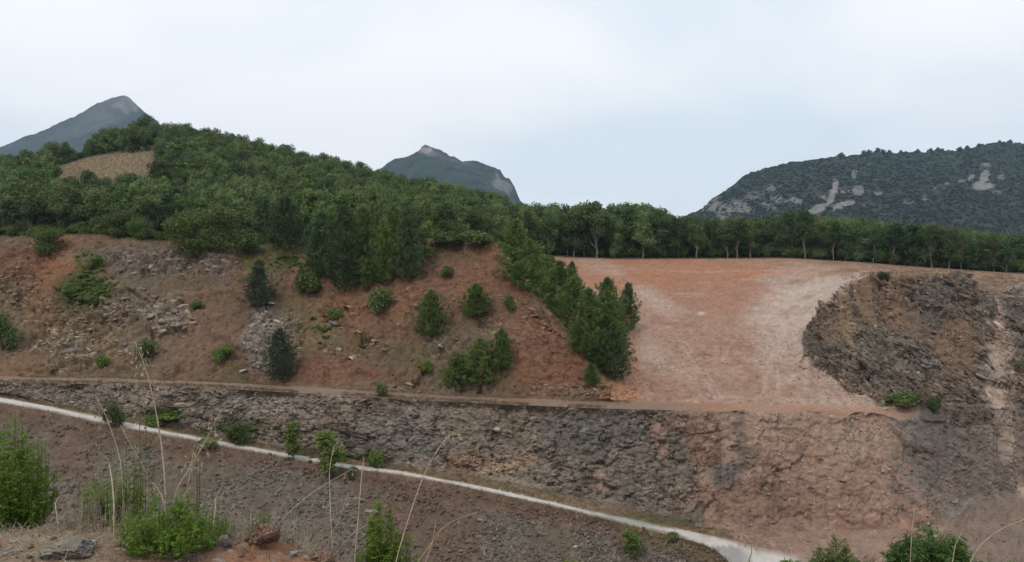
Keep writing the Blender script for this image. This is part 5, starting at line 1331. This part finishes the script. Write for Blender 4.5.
herb(296, 545, 4.6, 30, 70, 723, 40, 8, .004, M_straw, 'pale dead brush rising behind the red clay bank', .3, 'dead_brush', 'plant', stem=M_straw)
herb(330, 562, 5.2, 70, 80, 724, 26, 8, .0045, M_straw, 'thin dead stalks with seeds right of the clay bank', .3, 'dead_brush', 'plant', stem=M_straw)

def stalk(name, pts, Y, label, wpx=1.3, mat=M_straw, head=0, headlen=.35, seed=0, droop=1., lw=.0042, ll=.019):
    """a dry stalk through image points at distance Y, with a seed head on its upper part"""
    rg = np.random.default_rng(seed)
    p0 = px(pts[0][0], pts[0][1], Y); zb_ = bank_z(p0[0], Y)
    W_ = []
    if p0[2] > zb_ + .02: W_.append(np.array([p0[0], Y, zb_ - .02]) - p0)
    ps = [px(a, b, Y + .06 * k) - p0 for k, (a, b) in enumerate(pts)]
    P_ = np.array(W_ + ps)
    t = np.linspace(0, 1, len(P_)); tt = np.linspace(0, 1, 3 * len(P_) + 4); Pi = np.stack([np.interp(tt, t, P_[:, k]) for k in range(3)], -1)
    for _ in range(2): Pi[1:-1] = (Pi[:-2] + Pi[1:-1] * 2 + Pi[2:]) / 4
    r = wpx * Y / F * .5
    o = plant(name, p0, [('stem', tubes('stem', [(Pi, np.linspace(r, r * .45, len(Pi)))], 5), mat)], label, 'grass stalk', None, (1, 1, 1), 0)
    if head:
        c, d = [], []; br = []
        for q in range(head):
            f = 1 - headlen * rg.random(); b = np.array([np.interp(f, tt, Pi[:, k]) for k in range(3)])
            side = np.array([rg.choice([-1, 1]) * rg.uniform(.01, .05), rg.normal() * .02, rg.uniform(-.05, .01) * droop])
            br.append(([b, b + side * [.6, .6, .2] + [0, 0, .008], b + side], [r * .35, r * .3, r * .25]))
            for z in range(3): c.append(b + side + rg.normal(size=3) * .004); d.append(np.array([side[0] * .5, 0, -.04 * droop]) + rg.normal(size=3) * .01)
        v = spikes(np.array(c), np.array(d), ll, lw, rg)
        a = quadmesh('seed_head', v); a.materials.append(mat)
        h = link('seed_head', a, mat, o); hb = link('branch', tubes('branch', br, 3), mat, h)
    return o
stalk('grass_stalk', [(166, 500), (163, 455), (156, 410), (146, 368), (135, 342)], 4.2, 'tallest straw coloured oat stalk with its head over the bench track', 1.9, M_straw, 26, .28, 1)
stalk('grass_stalk', [(174, 492), (190, 468), (206, 440), (222, 408)], 4.25, 'straw stalk leaning right with a drooping pale head over the road', 1.7, M_straw, 22, .35, 2)
stalk('grass_stalk', [(186, 500), (190, 470), (194, 450)], 4.3, 'short straw stalk with hanging seeds right of the tallest oat', 1.2, M_straw, 12, .6, 22)
stalk('grass_stalk', [(114, 503), (112, 480), (109, 463)], 4.3, 'short thick pale broken stalk on the near bank', 2.2, M_straw)
stalk('grass_stalk', [(123, 500), (121, 460), (108, 420), (96, 396)], 4.6, 'brown weed stem with small pale head crossing the white road', 1.0, M_deadstem, 10, .3, 3)
stalk('grass_stalk', [(99, 500), (99, 450), (99, 385)], 4.6, 'thin dark upright dead stem at the left of the herbs', 1.0, M_deadstem)
stalk('grass_stalk', [(141, 500), (140, 440), (139, 385), (141, 360)], 4.6, 'thin greenish weed stem left of the tallest oat stalk', 1.2, M_bush, 14, .5, 4)
stalk('grass_stalk', [(150, 505), (146, 470), (128, 440), (120, 425)], 4.6, 'curved brown stem with pale seeds behind the feathery clump', 1.0, M_deadstem, 14, .5, 41)
stalk('grass_stalk', [(165, 505), (160, 492), (153, 482), (148, 484)], 4.3, 'short drooping pale grass head in front of the feathery clump', 1.2, M_straw, 10, .6, 42)
stalk('grass_stalk', [(58, 520), (55, 505), (58, 497), (66, 495)], 4.5, 'short pale curled stem beside the green bush at the left', 1.6, M_straw)
stalk('grass_stalk', [(354, 566), (358, 520), (362, 470), (364, 458)], 4.7, 'straight straw stalk left of the upright green shrub', 1.6)
stalk('grass_stalk', [(394, 566), (408, 520), (425, 470), (444, 440), (456, 432)], 4.7, 'long curved straw stalk bending right over the rubble slope', 1.5, M_straw, 8, .12, 5)
stalk('grass_stalk', [(414, 566), (432, 543), (440, 530), (452, 521), (478, 512)], 4.8, 'forked pale stalk low in the middle with its tip to the right', 1.4)
stalk('grass_stalk', [(424, 566), (433, 542), (436, 520)], 4.8, 'short side stalk leaning from the forked pale stalk', 1.1)
stalk('grass_stalk', [(332, 540), (330, 505), (329, 470), (333, 450), (338, 440)], 4.9, 'thin pale stalk behind the clay bank with a bent tip', 1.1, M_straw, 5, .15, 6)
stalk('grass_stalk', [(268, 540), (285, 515), (315, 490), (352, 469)], 4.9, 'thin stalk leaning far right over the rubble slope', 1.0, M_straw, 5, .1, 7)
stalk('grass_stalk', [(332, 558), (350, 535), (375, 520), (366, 508)], 4.9, 'thin bent stalk across the foot of the straight one', 1.0)
stalk('grass_stalk', [(328, 540), (340, 520), (348, 492)], 4.9, 'fine stalk between the clay bank and the straight straw stalk', .9, M_straw, 4, .3, 8)
stalk('grass_stalk', [(251, 545), (251, 520), (251, 508)], 4.6, 'short thin stalk beside the yellow green tuft', .9)
stalk('grass_stalk', [(206, 530), (208, 515), (216, 498), (222, 486)], 4.5, 'pale bent stalk between the feathery clump and the clay bank', 1.3, M_straw, 8, .4, 9)
stalk('grass_stalk', [(213, 525), (215, 510), (216, 497)], 4.5, 'short stiff pale stalk beside the bent one', 1.5)
stalk('grass_stalk', [(968, 566), (980, 545), (1000, 529), (1030, 517)], 5.2, 'thick pale stalk arching out of the view at the bottom right', 1.7)
stalk('grass_stalk', [(910, 566), (912, 530), (915, 508)], 7.0, 'thin straw stalk standing left of the dark leafy bush', 1.0, M_straw, 6, .3, 10)
stalk('grass_stalk', [(952, 566), (955, 545), (962, 532)], 6.6, 'thin stalk in front of the dark leafy bush', 1.0)
stalk('grass_stalk', [(748, 566), (752, 552), (751, 543)], 6.5, 'small green stem with tiny leaves before the end of the road', 1.2, M_bush, 10, .9, 11, .5)
HAZE = 0.00009
# ------------------------------------------------------------------ air
hz = new = bpy.data.materials.new('haze_air'); hz.use_nodes = True
t = hz.node_tree; t.nodes.clear()
o_ = t.nodes.new('ShaderNodeOutputMaterial'); pv = t.nodes.new('ShaderNodeVolumePrincipled')
pv.inputs['Color'].default_value = (.50, .72, 1, 1); pv.inputs['Density'].default_value = HAZE; pv.inputs['Anisotropy'].default_value = .2
t.links.new(pv.outputs[0], o_.inputs['Volume'])
x0, x1, y0, y1, za_, zb2 = -4300, 4300, -1500, 4500, -63.2, 600
hv = [(x, y, z) for z in (za_, zb2) for y in (y0, y1) for x in (x0, x1)]
hf = np.array([[0, 2, 3, 1], [4, 5, 7, 6], [0, 1, 5, 4], [2, 6, 7, 3], [0, 4, 6, 2], [1, 3, 7, 5]])
tag(link('haze', mesh_np('haze', np.array(hv, float), hf), hz), 'thin bluish haze filling the valley air before the far mountains', 'haze', kind='stuff')
